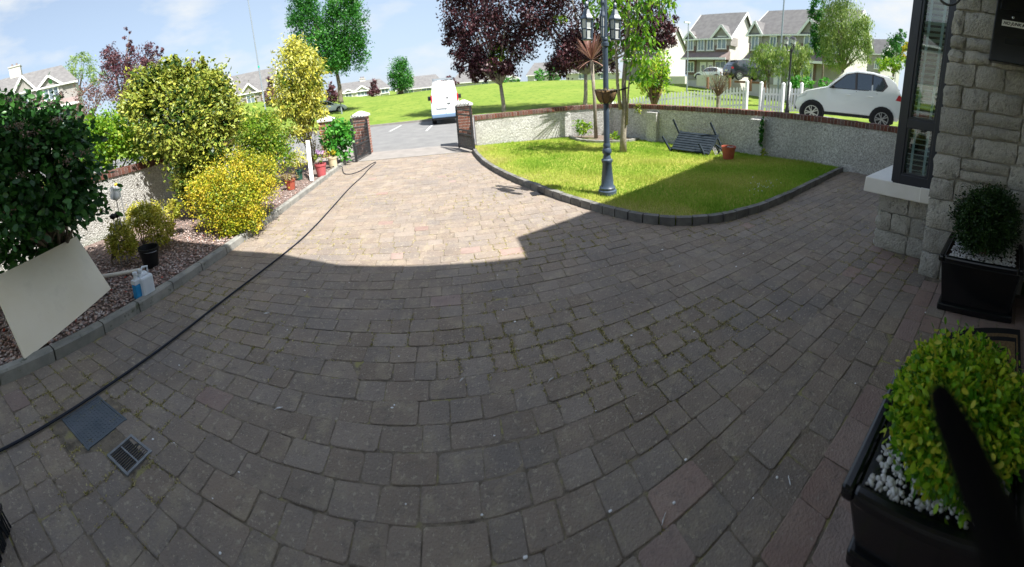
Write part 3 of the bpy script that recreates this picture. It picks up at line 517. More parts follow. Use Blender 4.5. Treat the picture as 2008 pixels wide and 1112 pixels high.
pillar(.50, 9.72, .38, 1.10, 'brick pillar with a pale pyramid cap behind the right gate leaf')
pillar(-3.45, 10.0, .38, 1.06, 'brick pillar with a pale cap half hidden by the bright green hydrangea')
obj_w = wall('pillar_wall', [(-3.26, 9.95), (-2.60, 9.95)], [.55, .55], 'short low wall between the two left gate pillars')
def gate(a, b, ha, hb, label, nb=11):
    """leaf from free end a to hinge b; ha, hb heights"""
    a, b = Vector(a), Vector(b); t = thing('gate_leaf', b, label, 'gate', 'wrought iron gate leaves'); up = Vector((0, 0, 1))
    obj('stile', MB().box((a.x, a.y, ha/2 + .02), (.045, .045, ha)), MT['iron'], t); obj('stile', MB().box((b.x, b.y, hb/2 + .02), (.045, .045, hb)), MT['iron'], t)
    top = lambda s: (ha*(1 - s) + hb*s) - .16*math.sin(PI*min(1, s*1.0))*.0
    for z0, z1 in ((.07, .07), (.42, .42), (.52, .52), (ha - .10, hb - .06), (ha - .22, hb - .18)): obj('rail', MB().bar(a + up*z0, b + up*z1, .03, .035), MT['iron'], t)
    for i in range(1, nb):
        s = i/nb; p = a.lerp(b, s); h = top(s) + (.06 if i % 2 else .02); obj('bar', MB().tube([p + up*.07, p + up*h, p + up*(h + .012), p + up*(h + .07)], [.009, .009, .018, .002], 6), MT['iron'], t)
        if i < nb: q = a.lerp(b, s - .5/nb); obj('bar', MB().tube([q + up*.07, q + up*.42], .008, 5), MT['iron'], t)
    for i in range(4):
        q = a.lerp(b, (i + .5)/4); mb = MB(); mb.tube([q + Vector((b - a).normalized()*.05*math.cos(k/10*2*PI)) + up*(.47 + .04*math.sin(k/10*2*PI)) for k in range(11)], .006, 5); obj('ring', mb, MT['iron'], t)
    obj('drop_bolt', MB().tube([a + Vector((.03, 0, .35)), a + Vector((.03, 0, .01))], .01, 6), MT['iron'], t)
gate((-2.36, 8.72, 0), (-2.19, 9.72, 0), 1.10, .98, 'open black iron gate leaf on the left side of the drive')
gate((.59, 8.56, 0), (.27, 9.36, 0), 1.12, 1.10, 'open black iron gate leaf on the right beside the lawn')

# ================================================================== HOUSE (right edge; its roof throws the long shadow)
hs = thing('house', (5, -2, 0), 'grey stone house front with a charcoal bay window at the right edge', 'house')
mb = MB(); mb.box((.8, -.50, 1.3), (4.55, .28, 2.6)); mb.box((8.2, -.17, 2.5), (9.7, 1.32, 5.0)); mb.box((3.2, -5, 2.5), (9.4, 8.7, 5.0)); mb.box((.78, .05, 3.85), (4.6, 1.0, 2.3)); obj('wall', mb, MT['render'], hs)
obj('added_shade_slab', MB().box((.35, .52, 2.53), (3.3, 1.7, .12)), MT['render'], hs)  # unseen slab, added to keep sky light off the nearest paving
# roof: main eaves, the forward step at the left, and the front gable above the bay
mb = MB(); E = 5.0
mb.prism([(-1.75, 1.20), (.25, 1.20), (1.55, .84), (2.9, .84), (2.9, -6), (-1.75, -6)], .22, 'z', E - .2)
mb.add([(-1.75, 1.2, E), (2.9, .84, E), (2.9, -4, E + 3.0), (1.0, -4, E + 3.0), (-1.75, -9, E), (2.9, -9, E)], [(0, 1, 2, 3), (3, 2, 5, 4)])
gx0, gx1 = 2.82, 15.2; gp = (gx0 + gx1)/2; gh = E + .64*(gx1 - gx0)/2; mb.prism([(gx0, E - .2), (gx1, E - .2), (gx1, E), (gp, gh), (gx0, E)], 10.3, 'y', -9); obj('roof', mb, MT['roofgrey'], hs)
# stone bay cheek and pier: each stone built
def stones(plane, u0, u1, z0, z1, parent, hts=(.17, .29), lens=(.22, .46), axis='x', depth=.044, skip=None):
    z = z0
    while z < z1 - .02:
        h = min(rnd.uniform(*hts), z1 - z)
        if z1 - z - h < .07: h = z1 - z
        u = u0
        while u < u1 - .01:
            l = min(rnd.uniform(*lens), u1 - u)
            if u1 - u - l < .09: l = u1 - u
            sub = [(0, h)] if (h < .21 or rnd.random() < .6) else [(0, h*.5), (h*.5, h*.5)]
            for s0, sh in sub:
                nu, nv = 6, 5; V = []; g = .0065
                for j in range(nv):
                    for i in range(nu):
                        fu, fv = i/(nu - 1), j/(nv - 1); e = min(fu*l, (1 - fu)*l, fv*sh, (1 - fv)*sh); bulge = depth*(.62 + .38*min(1, e/.03)) + (rnd.uniform(-.012, .010) if e > 0 else rnd.uniform(-.012, .004))
                        uu = u + g + fu*(l - 2*g) + rnd.uniform(-.008, .008); vv = z + s0 + g + fv*(sh - 2*g) + rnd.uniform(-.008, .008)
                        if (fu in (0, 1)) and (fv in (0, 1)): uu += (.5 - fu)*.010; vv += (.5 - fv)*.010
                        V.append((plane - bulge, uu, vv) if axis == 'x' else (uu, plane + bulge, vv))
                Fc = [(j*nu + i, j*nu + i + 1, (j + 1)*nu + i + 1, (j + 1)*nu + i) for j in range(nv - 1) for i in range(nu - 1)]
                rim = [i for i in range(nu)] + [j*nu + nu - 1 for j in range(1, nv)] + [(nv - 1)*nu + i for i in range(nu - 2, -1, -1)] + [j*nu for j in range(nv - 2, 0, -1)]; nb = len(V)
                V += [((plane + .03, V[i][1], V[i][2]) if axis == 'x' else (V[i][0], plane - .03, V[i][2])) for i in rim]; Fc += [(rim[k], rim[(k + 1) % len(rim)], nb + (k + 1) % len(rim), nb + k) for k in range(len(rim))]
                q = MB(); q.v = V; q.f = Fc
                if not (skip and skip(u + l/2, z + s0 + sh/2)): obj('stone', q, MT['stone'], parent, smooth=50)
            u += l
        z += h
pr = obj('stone_pier', MB().box((3.22, .155, 1.6), (.20, .93, 3.3)), MT['stonemortar'], hs)
stones(3.12, -.33, .64, -.02, 2.75, pr)
bb = obj('bay_base', MB().box((3.60, .90, .30), (.30, .62, .66)), MT['stonemortar'], hs)
stones(3.45, .62, 1.22, -.02, .61, bb, hts=(.15, .24), lens=(.17, .32)); stones(1.21, 3.45, 5.4, -.02, .61, bb, axis='y', hts=(.13, .22), lens=(.2, .45))
mb = MB().box((4.3, .98, .70), (2.14, .70, .15), taper=.985); obj('window_sill', mb, MT['sill'], hs, bevel=.012)
obj('sill_stone', MB().box((3.305, .69, .7015), (.16, .125, .146)), MT['sill'], hs, bevel=.01)
# bay window: charcoal frame, panes, venetian blind
FX = 3.29; wn = obj('bay_window', MB().box((FX, .665, 1.72), (.09, .07, 1.88)).box((FX, 1.01, 1.72), (.092, .09, 1.88)).box((FX, .84, .815), (.088, .40, .095)).box((FX, .84, 1.355), (.086, .40, .085)).box((FX, .84, 2.62), (.085, .40, .1)).box((FX + .93, 1.015, .815), (1.8, .08, .094)).box((FX + 1.85, 1.01, 1.72), (.09, .088, 1.88)).box((FX + .93, 1.015, 2.62), (1.8, .08, .1)), MT['frame'], hs, bevel=.006)
for z0, z1 in ((.85, 1.32), (1.39, 2.58)):
    obj('bead', MB().box((FX - .004, .708, (z0 + z1)/2), (.062, .022, z1 - z0)).box((FX - .004, .957, (z0 + z1)/2), (.062, .022, z1 - z0)).box((FX - .004, .832, z0 + .018), (.064, .25, .022)), MT['frame'], wn)
    obj('pane', MB().box((FX + .02, .832, (z0 + z1)/2), (.008, .26, z1 - z0)), MT['glass'], wn)
obj('pane', MB().box((FX + .93, 1.015, 1.72), (1.76, .008, 1.74)), MT['glass'], wn)
z = .90
while z < 2.56: obj('blind_slat', MB().box((FX + .07, .828, z), (.048, .245, .003), (0, .35 + rnd.uniform(-.05, .05), rnd.uniform(-.01, .01))), MT['blind'], wn); z += .052
for y in (.768, .900): obj('blind_tape', MB().box((FX + .042, y, 1.72), (.003, .026, 1.74)), MT['tape'], wn)
obj('room', MB().box((4.4, .52, 1.7), (1.9, .05, 2.0)).box((5.1, .75, 1.7), (.05, .5, 2.0)).box((4.3, .78, 2.72), (2.1, .62, .1)), MT['room'], hs)
# letter box with its sticker
lb = thing('letter_box', (3.0, .11, 2.2), 'black wall letter box with a white NO JUNK MAIL strip', 'letter box'); obj('box', MB().box((2.99, .085, 2.24), (.13, .37, .52)).box((2.985, .085, 2.505), (.16, .39, .03)), MT['black'], lb, bevel=.008)
obj('flap', MB().box((2.921, .085, 2.41), (.012, .30, .05)), MT['black'], lb, bevel=.003); obj('lock', MB().lathe([(.011, 0), (.011, .008), (.006, .012)], 12, (2.923, .125, 2.335), (0, -PI/2, 0)), MT['chrome'], lb)
stk = obj('sticker', MB().box((2.9225, .085, 2.285), (.003, .245, .045)), MT['white'], lb); obj('plaque', MB().box((2.922, .085, 2.15), (.006, .14, .05)), MT['blackmat'], lb)
fc = bpy.data.curves.new('lettering', 'FONT'); fc.body = 'NO JUNK MAIL'; fc.size = .033; fc.shear = .25; fc.align_x = 'CENTER'; fc.align_y = 'CENTER'; fc.extrude = .0006; fc.offset = .0008
fo = bpy.data.objects.new('t', fc); sc.collection.objects.link(fo); bpy.context.view_layer.update(); me = bpy.data.meshes.new_from_object(fo); bpy.data.objects.remove(fo); me.materials.clear(); me.materials.append(MT['blackmat'])
lo = bpy.data.objects.new('lettering', me); lo.rotation_euler = (PI/2, 0, -PI/2); lo.location = Vector((2.9200, .085, 2.285)) - wl(stk); link(lo, stk)
c = at(1864, -14, 2.72); mb = MB(); mb.tube([c + Vector((0, .085*math.cos(k/24*2*PI), .085*math.sin(k/24*2*PI))) for k in range(25)], .009, 8); mb.tube([c + Vector((0, 0, .08)), c + Vector((.12, 0, .5))], .006, 6); solo('hanging_hoop', mb, MT['iron'], 'dark curved rim of a hoop hanging in front of the bay window', 'hoop')
# door mat
mc = Vector((1.98, -.30, .004)); q = [(mc.x + .56*math.cos(a*PI/24), mc.y + .66*math.sin(a*PI/24)) for a in range(25)]; q2 = [(mc.x + .49*math.cos(a*PI/24), mc.y + .02 + .57*math.sin(a*PI/24)) for a in range(25)]; q3 = [(mc.x + .45*math.cos(a*PI/24), mc.y + .03 + .52*math.sin(a*PI/24)) for a in range(25)]; q4 = [(mc.x + .40*math.cos(a*PI/24), mc.y + .04 + .46*math.sin(a*PI/24)) for a in range(25)]
dm = thing('door_mat', mc, 'half-moon brown coir door mat with black rubber borders', 'door mat'); obj('rubber_border', MB().prism(q, .012, 'z', .004), MT['rubber'], dm); obj('coir_pile', MB().prism(q2, .008, 'z', .0105), MT['coir'], dm); obj('inner_border', MB().prism(q3, .005, 'z', .0148), MT['rubber'], dm); obj('coir_centre', MB().prism(q4, .006, 'z', .0155), MT['coir'], dm)
for i in range(7): obj('rib', MB().box((mc.x - .30 + .1*i, mc.y + .16, .023), (.022, .16, .005)), MT['rubber'], dm)
# planters with clipped box
def planter(x0, y0, w, d, h, label, blabel, lm, lsize, bc, br, n, per, seed):
    cx, cy = x0 + w/2, y0 - d/2; t = thing('planter', (cx, cy, 0), label, 'planter', 'black square planters by the door'); ft = .86
    mb = MB().box((cx, cy, h*.46), (w, d, h*.9)); mb.v = [((v[0] - cx)*(ft if v[2] < .1 else 1.) + cx, (v[1] - cy)*(ft if v[2] < .1 else 1.) + cy, max(v[2], .03)) for v in mb.v]; obj('body', mb, MT['black'], t, bevel=.012)
    obj('plinth', MB().box((cx, cy, .03), (w*.95, d*.95, .06)), MT['black'], t, bevel=.012); r = .045; rim = MB()
    rim.box((cx, y0 - r/2 + .02, h - .02), (w + .04, r, .05)).box((cx, y0 - d + r/2 - .02, h - .02), (w + .04, r, .05)).box((x0 + r/2 - .02, cy, h - .0205), (r, d - r*2 + .04, .05)).box((x0 + w - r/2 + .02, cy, h - .0205), (r, d - r*2 + .04, .05)); obj('rim', rim, MT['black'], t, bevel=.014)
    obj('soil', MB().box((cx, cy, h - .06), (w - .03, d - .03, .05)), MT['soil'], t); k = 520; V = []; Fc = []
    for i in range(k*2):
        px, py = cx + R.uniform(-.5, .5)*(w - .1), cy + R.uniform(-.5, .5)*(d - .1); s = R.uniform(.005, .0135); b0 = len(V); e1, e2, th_ = R.uniform(.8, 1.7), R.uniform(.6, 1.1), R.uniform(0, 6.3); cs, sn = math.cos(th_), math.sin(th_); V += [(px + (a*e1*cs - b*e2*sn)*s*R.uniform(.8, 1.15), py + (a*e1*sn + b*e2*cs)*s*R.uniform(.8, 1.15), h - .03 + c*s*.6 + (i % 3)*.004) for a, b, c in tv]; Fc += (tf + b0).tolist()
    npmesh('white_pebbles', V, Fc, MT['pebble'], t, None, 'stuff', smooth=True)
    b = thing('clipped_shrub', (bc[0], bc[1], h - .03), blabel, 'shrub', 'box shrubs in the planters'); C, O, B = clumped([(bc, br, n)], per, .13, .72); leaves('foliage', C, O, lsize, LF[lm], b, .55, -.1, .7, fold=.06, bias=B, simple='round')
    C2, O2, B2 = clumped([(bc, tuple(v*.72 for v in br), n//3)], per, .2, .3); leaves('foliage', C2, O2, lsize*1.2, LF[lm], b, .6, 0, .9, bias=B2*.3, simple=True); mb = MB()
    for _ in range(26): e = Vector(bc) + Vector([R.uniform(-.7, .7)*v for v in br]); mb.tube([Vector((bc[0] + R.uniform(-.04, .04), bc[1] + R.uniform(-.04, .04), h - .04)), e.lerp(Vector(bc), .4), e], [.008, .005, .002], 5)
    obj('stems', mb, MT['twig'], b)
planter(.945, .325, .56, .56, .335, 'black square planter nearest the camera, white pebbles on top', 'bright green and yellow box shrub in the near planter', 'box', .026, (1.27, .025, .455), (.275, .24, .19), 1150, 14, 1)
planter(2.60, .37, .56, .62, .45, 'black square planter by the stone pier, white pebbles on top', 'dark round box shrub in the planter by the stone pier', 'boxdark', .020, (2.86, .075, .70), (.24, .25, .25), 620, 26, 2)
# dark handle standing close to the camera, and the head of a yard brush
a, b, c_, e_ = at(1842, 772, .20), at(1890, 880, .20), at(1945, 1010, .20), at(2000, 1160, .20); bh = thing('broom_handle', (e_.x, e_.y, 0), 'thick black round-ended handle standing very close in front of the near shrub', 'handle'); obj('grip', MB().tube([a + (a - b).normalized()*.006, a + (a - b).normalized()*.003, a, a.lerp(b, .35), b, c_, e_], [.002, .0058, .0072, .0098, .012, .0145, .017], 14), MT['handle'], bh, smooth=True); obj('shaft', MB().tube([e_, e_ + (e_ - c_)*.4, Vector((e_.x + .02, e_.y - .02, 0))], [.021, .013, .013], 12), MT['blackmat'], bh, smooth=True)
g = Vector((-1.53, .15, 0)); yb = thing('yard_brush', g, 'black bristled yard brush head in the bottom left corner', 'brush'); an = math.radians(-38); Rz = Matrix.Rotation(an, 3, 'Z')
mb = MB().box((0, 0, .085), (.36, .055, .03)); mb.v = [tuple(Rz @ Vector(v) + g) for v in mb.v]; obj('head', mb, MT['black'], yb, bevel=.008); mb = MB()
for i in range(30):
    for j in range(4): p = Rz @ Vector((-.17 + i*.0117, -.02 + j*.0135, .075)) + g; mb.tube([p, p + Rz @ Vector((rnd.uniform(-.01, .01), -.03 + .02*j, -.075))], [.004, .005], 4)
obj('bristles', mb, MT['bristle'], yb, kind='stuff'); obj('handle', MB().tube([g + Vector((0, 0, .1)), g + Vector((-.5, -.25, .9))], .013, 8), MT['wood'], yb)

# ================================================================== LAWN FURNITURE
lp = Vector((2.01, 4.22, .08)); t = thing('lamp_post', lp, 'blue-grey lamp post with hanging lanterns at the edge of the lawn', 'lamp post')
def pz(py): return at(1189, py, 4.68).z
obj('base', MB().lathe([(.125, 0), (.125, .05), (.105, .06), (.11, .09), (.085, .12), (.078, .22), (.062, .42), (.075, .44), (.075, .47), (.055, .485), (.045, .54), (.062, .56), (.062, .60), (.045, .63), (.052, .66), (.042, .69)], 16, lp), MT['bluegrey'], t, smooth=40)
obj('shaft', MB().tube([lp + Vector((0, 0, .68)), lp + Vector((0, 0, 1.4)), lp + Vector((0, 0, 2.78))], [.040, .036, .030], 12), MT['bluegrey'], t, smooth=40)
obj('collar', MB().lathe([(.036, 0), (.048, .01), (.048, .05), (.036, .06), (.042, .08), (.042, .095), (.034, .11)], 14, lp + Vector((0, 0, 1.92))), MT['bluegrey'], t, smooth=40)
obj('finial', MB().lathe([(.03, 0), (.045, .03), (.03, .08), (.012, .12), (.004, .16)], 12, lp + Vector((0, 0, 2.77))), MT['bluegrey'], t, smooth=True)
for a, lab in ((at(1151, 40, 4.62), 'l'), (at(1206, 38, 4.72), 'r'), (at(1182, 40, 4.45), 'c')):
    c = Vector((a.x, a.y, 2.08)); d = Vector((a.x - lp.x, a.y - lp.y, 0)); u = Vector((lp.x, lp.y, 0)); k = .42 if lab == 'c' else 1.
    obj('scroll_arm', MB().tube([u + Vector((0, 0, 2.62)), u + d*.3 + Vector((0, 0, 2.76)), u + d*.75 + Vector((0, 0, 2.78)), u + d*1. + Vector((0, 0, 2.66)), u + d + Vector((0, 0, 2.52))], .011, 8), MT['bluegrey'], t, smooth=True)
    la = obj('lantern', MB().lathe([(.092*k, .245), (.088*k, .26), (.06*k, .30), (.035*k, .36), (.018, .375), (.028, .40), (.022, .43), (.006, .46)], 6, c), MT['bluegrey'], t); obj('lantern_base', MB().lathe([(.066*k, 0), (.070*k, .012), (.066*k, .02)], 6, c), MT['bluegrey'], la)
    mb = MB()
    for k6 in range(6): v = Vector((math.cos(k6*PI/3), math.sin(k6*PI/3), 0)); mb.bar(c + v*.064*k + Vector((0, 0, .015)), c + v*.078*k + Vector((0, 0, .25)), .011)
    mb.lathe([(.072*k, .125), (.075*k, .13), (.072*k, .135)], 6, c); obj('glazing_bars', mb, MT['bluegrey'], la); obj('glass', MB().lathe([(.058*k, .02), (.072*k, .245)], 6, c), MT['lampglass'], la)
hbz = pz(188); hb = thing('hanging_basket', (lp.x, lp.y, hbz), 'coir lined half-round basket fixed round the lamp post', 'basket'); mb = MB().lathe([(.02, -.10), (.065, -.085), (.11, -.04), (.135, .03), (.145, .075), (.125, .075), (.10, .02)], 16, (lp.x, lp.y, hbz)); obj('liner', mb, MT['coir'], hb, smooth=True); mb = MB()
for k in range(8): v = Vector((math.cos(k*PI/4), math.sin(k*PI/4), 0)); mb.tube([Vector((lp.x, lp.y, hbz)) + v*r_ + Vector((0, 0, z_)) for r_, z_ in ((.04, -.105), (.075, -.09), (.118, -.04), (.143, .03), (.152, .078))], .004, 5)
mb.tube([Vector((lp.x, lp.y, hbz + .078)) + Vector((.152*math.cos(k*PI/12), .152*math.sin(k*PI/12), 0)) for k in range(25)], .005, 5); obj('wire_frame', mb, MT['iron'], hb)
C = np.array([[lp.x + .1*math.cos(a), lp.y + .1*math.sin(a), hbz + .08] for a in R.rand(40)*6.3]); leaves('dry_stems', C, np.tile([0, 0, 1.], (40, 1)), .07, LF['dry'], hb, .1, 0, .5, simple=True)

# tipped bench
A, B_, A2, B2 = at(1317, 297, 7.60), at(1387, 313, 7.18), at(1334, 266, 8.05), at(1406, 277, 7.62)
for v, z in ((A, .13), (B_, .13), (A2, .44), (B2, .44)): v.z = z
t = thing('garden_bench', ((A + B_)/2).to_tuple()[:2] + (.09,), 'grey slatted garden bench tipped over on the lawn against the wall', 'bench'); nrm = (B_ - A).cross(A2 - A).normalized()
for i in range(8):
    f = (i + .3)/7.6; obj('slat', MB().bar(A.lerp(A2, f), B_.lerp(B2, f), .058, .022, up=nrm), MT['slatgrey'], t, bevel=.004)
for P_, Q_ in ((A, A2), (B_, B2)): obj('side_rail', MB().bar(P_ - nrm*.025, Q_ - nrm*.025 + (Q_ - P_)*.08, .04, .035, up=nrm), MT['slatgrey'], t)
for p0, p1, D0, D1 in (((1320, 234), (1335, 268), 8.1, 8.05), ((1393, 240), (1413, 284), 7.7, 7.6), ((1299, 267), (1318, 301), 7.75, 7.6), ((1371, 281), (1387, 315), 7.3, 7.15)):
    p, q = at(*p0, D0), at(*p1, D1); obj('leg', MB().bar(p, q, .042, .036), MT['slatgrey'], t, bevel=.005)
for p0, p1 in (((1403, 278), (1386, 306)), ((1414, 290), (1401, 313)), ((1404, 284), (1424, 300))): obj('brace', MB().bar(at(*p0, 7.55), at(*p1, 7.3), .03, .03), MT['slatgrey'], t)
mb = MB()
for i in range(6): mb.bar(at(1396 + i*3, 287 + i, 7.5), at(1404 + i*3, 306 + i*.4, 7.35), .008)
obj('cast_panel', mb, MT['iron'], t)
def pot(name, g, r, h, m, label, plantf=None, taper=.72, cat='pot', group=None):
    t = thing(name, g, label, cat, group); g = Vector(g); obj('body', MB().lathe([(r*taper, 0), (r*.93, h*.82), (r, h*.82), (r*1.02, h*.86), (r*1.02, h), (r*.88, h), (r*.86, h*.9)], 20, g), MT[m], t, smooth=40); obj('soil', MB().lathe([(r*.85, h*.86), (r*.84, h*.9)], 16, g), MT['soil'], t)
    return t
g = gnd(1428, 311, .085); rp_ = pot('flower_pot', (g.x, g.y, .085), .145, .25, 'terracotta', 'red terracotta pot with bare soil beside the tipped bench'); mb = MB()
for k in range(7): mb.ico((g.x + rnd.uniform(-.07, .07), g.y + rnd.uniform(-.07, .07), .315), (.03, .028, .02))
obj('stones', mb, MT['kerb'], rp_, kind='stuff')
# corner bed edging and small plants
pts = [gnd(px, py, .09) for px, py in ((1118, 268), (1128, 274), (1150, 278), (1180, 279), (1210, 279), (1235, 277), (1252, 273))]; ce = thing('corner_bed_edging', pts[3], 'low curved stone edging round the corner bed under the palm', 'edging'); P = resample(smoothpts(pts), .2)
for a, b in zip(P, P[1:]): obj('edging_stone', MB().bar(a + Vector((0, 0, .0)), b + (a - b)*.04 + Vector((0, 0, .0)), .07, .09), MT['kerb'], ce)
o = obj('corner_bed_soil', MB().prism([(p.x, p.y) for p in P] + [(4.36, 8.72), (3.3, 9.13), (2.7, 9.17)], .02, 'z', .075), MT['gravelbed']); tag(o, kind='structure')
plant('bed_plant', 'bright lime leafy plant against the sunlit wall left of the palm', 'plant', (3.15, 8.75, .09), [blob(1143, 250, 26, 36, 9.25, 34)], 'lime', .085, 9, .25, .45, group='small plants in the corner bed', part='foliage')
plant('bed_plant', 'small lime rosette plant at the foot of the lawn tree beside the bed edging', 'plant', (3.75, 8.1, .09), [blob(1206, 268, 20, 16, 8.9, 16)], 'lime', .08, 8, .25, .4, group='small plants in the corner bed', part='foliage')
plant('climber', 'sparse green climber hanging on the shaded wall left of the first wall pier', 'climber', (4.70, 7.65, .09), [blob(1252, 213, 12, 26, 8.95, 20)], 'privet', .05, 8, .3, .5, part='foliage')
plant('ivy', 'narrow dark ivy strip climbing beside the second wall pier', 'ivy', (5.86, 4.62, .09), [blob(1493, 262, 7, 72, 7.42, 60)], 'green', .035, 14, .3, .8, part='foliage')
plant('weed_tuft', 'small weed tuft growing at the foot of the shaded wall by the path', 'weed', (6.1, 3.6, .09), [blob(1498, 300, 12, 14, 7.1, 10)], 'privet', .05, 8, .3, .4, part='foliage')

# young tree with drooping lime leaves
tb = Vector((3.50, 6.62, .08)); t = thing('young_tree', tb, 'young lawn tree with twin grey stems and drooping lime leaves', 'tree'); mb = MB(); D = 7.5
tk = [(1222, 306), (1222, 270), (1225, 210), (1223, 165), (1228, 100), (1233, 40), (1236, -40), (1236, -110)]; mb.tube([at(px, py, D) for px, py in tk], [.085, .065, .055, .048, .042, .034, .026, .01], 10)
obj('trunk', mb, MT['barkgrey'], t, smooth=True)
for q, r0 in (([(1217, 215), (1211, 165), (1209, 110), (1205, 50), (1200, -20)], .040), ([(1229, 245), (1232, 180), (1238, 120), (1240, 60), (1252, -10)], .022), ([(1230, 95), (1262, 45), (1300, 15), (1308, 5)], .018)): obj('limb', MB().tube([at(px, py, D - .05) for px, py in q], [r0*(1 - .16*i) for i in range(len(q))], 7), MT['barkgrey'], t, smooth=True)
obj('tree_tie', MB().bar(at(1214, 177, 7.42), at(1231, 172, 7.42), .05, .03), MT['rubber'], t)
bl = [blob(1232, 5, 120, 90, D, 36), blob(1240, -75, 150, 110, D, 40), blob(1250, 62, 60, 70, D, 20), blob(1267, 105, 50, 60, D, 13), blob(1243, 125, 30, 80, D, 15), blob(1200, 92, 26, 34, D, 9), blob(1180, 10, 60, 60, D, 15), blob(1288, 10, 70, 50, D, 16), blob(1205, 30, 50, 60, D, 13), blob(1262, 150, 40, 40, D, 8), blob(1300, -60, 80, 60, D, 12)]
C, O, B = clumped(bl, 7, .3, .5)
n = len(C); idx = R.permutation(n); big = idx[:280]; small = idx[280:]
leaves('foliage', C[small], O[small], .135, LF['young'], t, .38, 1.3, .6, bias=B[small])
def leafobj(name, lm, k=6, asp=.4):
    ms = []
    for i in range(k):
        q = .1 + .8*i/max(1, k - 1); v = [(-.5, 0, 0), (-.2, asp*.42, -.02), (.15, asp*.45, -.05), (.5, 0, -.22), (.15, -asp*.45, -.05), (-.2, -asp*.42, -.02), (-.15, 0, -.05), (.18, 0, -.09)]
        me = bpy.data.meshes.new(name); me.from_pydata(v, [], [(0, 1, 6), (1, 2, 7, 6), (2, 3, 7), (3, 4, 7), (4, 5, 6, 7), (5, 0, 6)]); a = me.attributes.new('rnd', 'FLOAT', 'POINT'); a.data.foreach_set('value', [q]*8); a = me.attributes.new('edge', 'FLOAT', 'POINT'); a.data.foreach_set('value', [1, 1, 1, 1, 1, 1, 0, 0.]); me.materials.append(LF[lm]); ms.append(me)
    return ms
def placeleaves(ms, C, O, size, parent, droop, bias):
    for c, o_, b in zip(C, O, bias):
        d = Vector(o_) + Vector((rnd.gauss(0, .5), rnd.gauss(0, .5), rnd.gauss(0, .5) - droop)); e = d.to_track_quat('X', 'Z').to_euler(); ob = bpy.data.objects.new('leaf', ms[min(len(ms) - 1, int(max(0, min(.999, b + rnd.gauss(0, .2)))*len(ms)))]); s = size*rnd.uniform(.7, 1.25)
        ob.location = Vector(c) - wl(parent); ob.rotation_euler = e; ob.scale = (s, s, s); link(ob, parent)
placeleaves(leafobj('leaf', 'young'), C[big], O[big], .145, t, 1.2, B[big])

# cordyline palm
pb = Vector((3.72, 8.45, .09)); hd = at(1160, 118, 9.3); t = thing('cordyline_palm', pb, 'cordyline palm with a thin trunk and spiky brown-pink leaves', 'palm'); obj('trunk', MB().tube([pb, pb.lerp(hd, .5) + Vector((.02, 0, 0)), hd], [.055, .045, .05], 8), MT['barkgrey'], t, smooth=True)
V = []; Fc = []; rv = []; cm = leafobj('leaf', 'cordy', 5, .1); big = []
for k in range(95):
    a, el = rnd.uniform(0, 2*PI), rnd.choice((rnd.uniform(.75, 1.45), rnd.uniform(.5, 1.3), rnd.uniform(-.5, .3) if k % 5 == 0 else 1.2)); l = rnd.uniform(.55, .82); d = Vector((math.cos(a)*math.cos(el), math.sin(a)*math.cos(el), math.sin(el))); b = d.cross(Vector((0, 0, 1))).normalized()*.014; q = MB()
    pts_ = [hd + d*l*s + Vector((0, 0, -.10*s*s*(1.2 - abs(math.sin(el)))*l*2)) for s in (0, .35, .7, 1)]; ws = (.6, 1, .8, .08); V_ = [p + b*w_*s_ for p, w_ in zip(pts_, ws) for s_ in (-1, 1)]; F_ = [(2*i, 2*i + 1, 2*i + 3, 2*i + 2) for i in range(3)]
    o = npmesh('leaf', [tuple(v) for v in V_], F_, LF['cordy'], t, {'rnd': [rnd.random()]*8, 'edge': [1]*8})

# ================================================================== LEFT BED
# cream board leaning on the dark shrub
bl_, br_ = gnd(46, 706, .08), gnd(220, 566, .08); tl_, tr_ = at(-60, 572, 2.62), at(152, 462, 3.93)
bl_, br_ = gnd(50, 705, .085), gnd(218, 566, .085); hv = at(150, 463, 4.02) - br_; dv = br_ - bl_; nn_ = dv.cross(hv).normalized(); t_ = -nn_*.018
mb = MB(); c8 = [bl_, br_, br_ + hv, bl_ + hv]; mb.add(c8 + [p + t_ for p in c8], [(0, 1, 2, 3), (7, 6, 5, 4), (0, 4, 5, 1), (1, 5, 6, 2), (2, 6, 7, 3), (3, 7, 4, 0)]); solo('board', mb, MT['board'], 'large cream board leaning against the dark shrub on the gravel bed', 'board')
# bucket, jug, blue bottle, white tube
g = gnd(297, 521, .07); bk = thing('bucket', (g.x, g.y, .07), 'black plastic bucket standing on the gravel', 'bucket'); obj('body', MB().lathe([(.085, 0), (.118, .20), (.126, .205), (.126, .225), (.115, .225), (.080, .02)], 24, (g.x, g.y, .07)), MT['blackmat'], bk, smooth=40); obj('handle', MB().tube([Vector((g.x, g.y, .28)) + Vector((.124*math.cos(a), .124*math.sin(a)*.9, -.05*math.sin(a - 3.5)*0 - .02)) for a in [3.3 + k*.28 for k in range(12)]], .004, 6), MT['galv'], bk)
g = gnd(288, 576, .07); jg = thing('jug', (g.x, g.y, .07), 'translucent white plastic jug standing by the kerb', 'jug'); z = .07; mb = MB().box((g.x, g.y, z + .095), (.115, .15, .19)).box((g.x, g.y - .01, z + .205), (.09, .12, .05), taper=.6); o = obj('body', mb, MT['plastic'], jg, bevel=.022); obj('handle', MB().tube([Vector((g.x, g.y + .055, z + .20)), Vector((g.x, g.y + .06, z + .25)), Vector((g.x, g.y + .0, z + .265)), Vector((g.x, g.y - .02, z + .24))], .011, 8), MT['plastic'], jg, smooth=True); obj('cap', MB().lathe([(.02, 0), (.02, .03)], 12, (g.x, g.y - .035, z + .225)), MT['plastic'], jg)
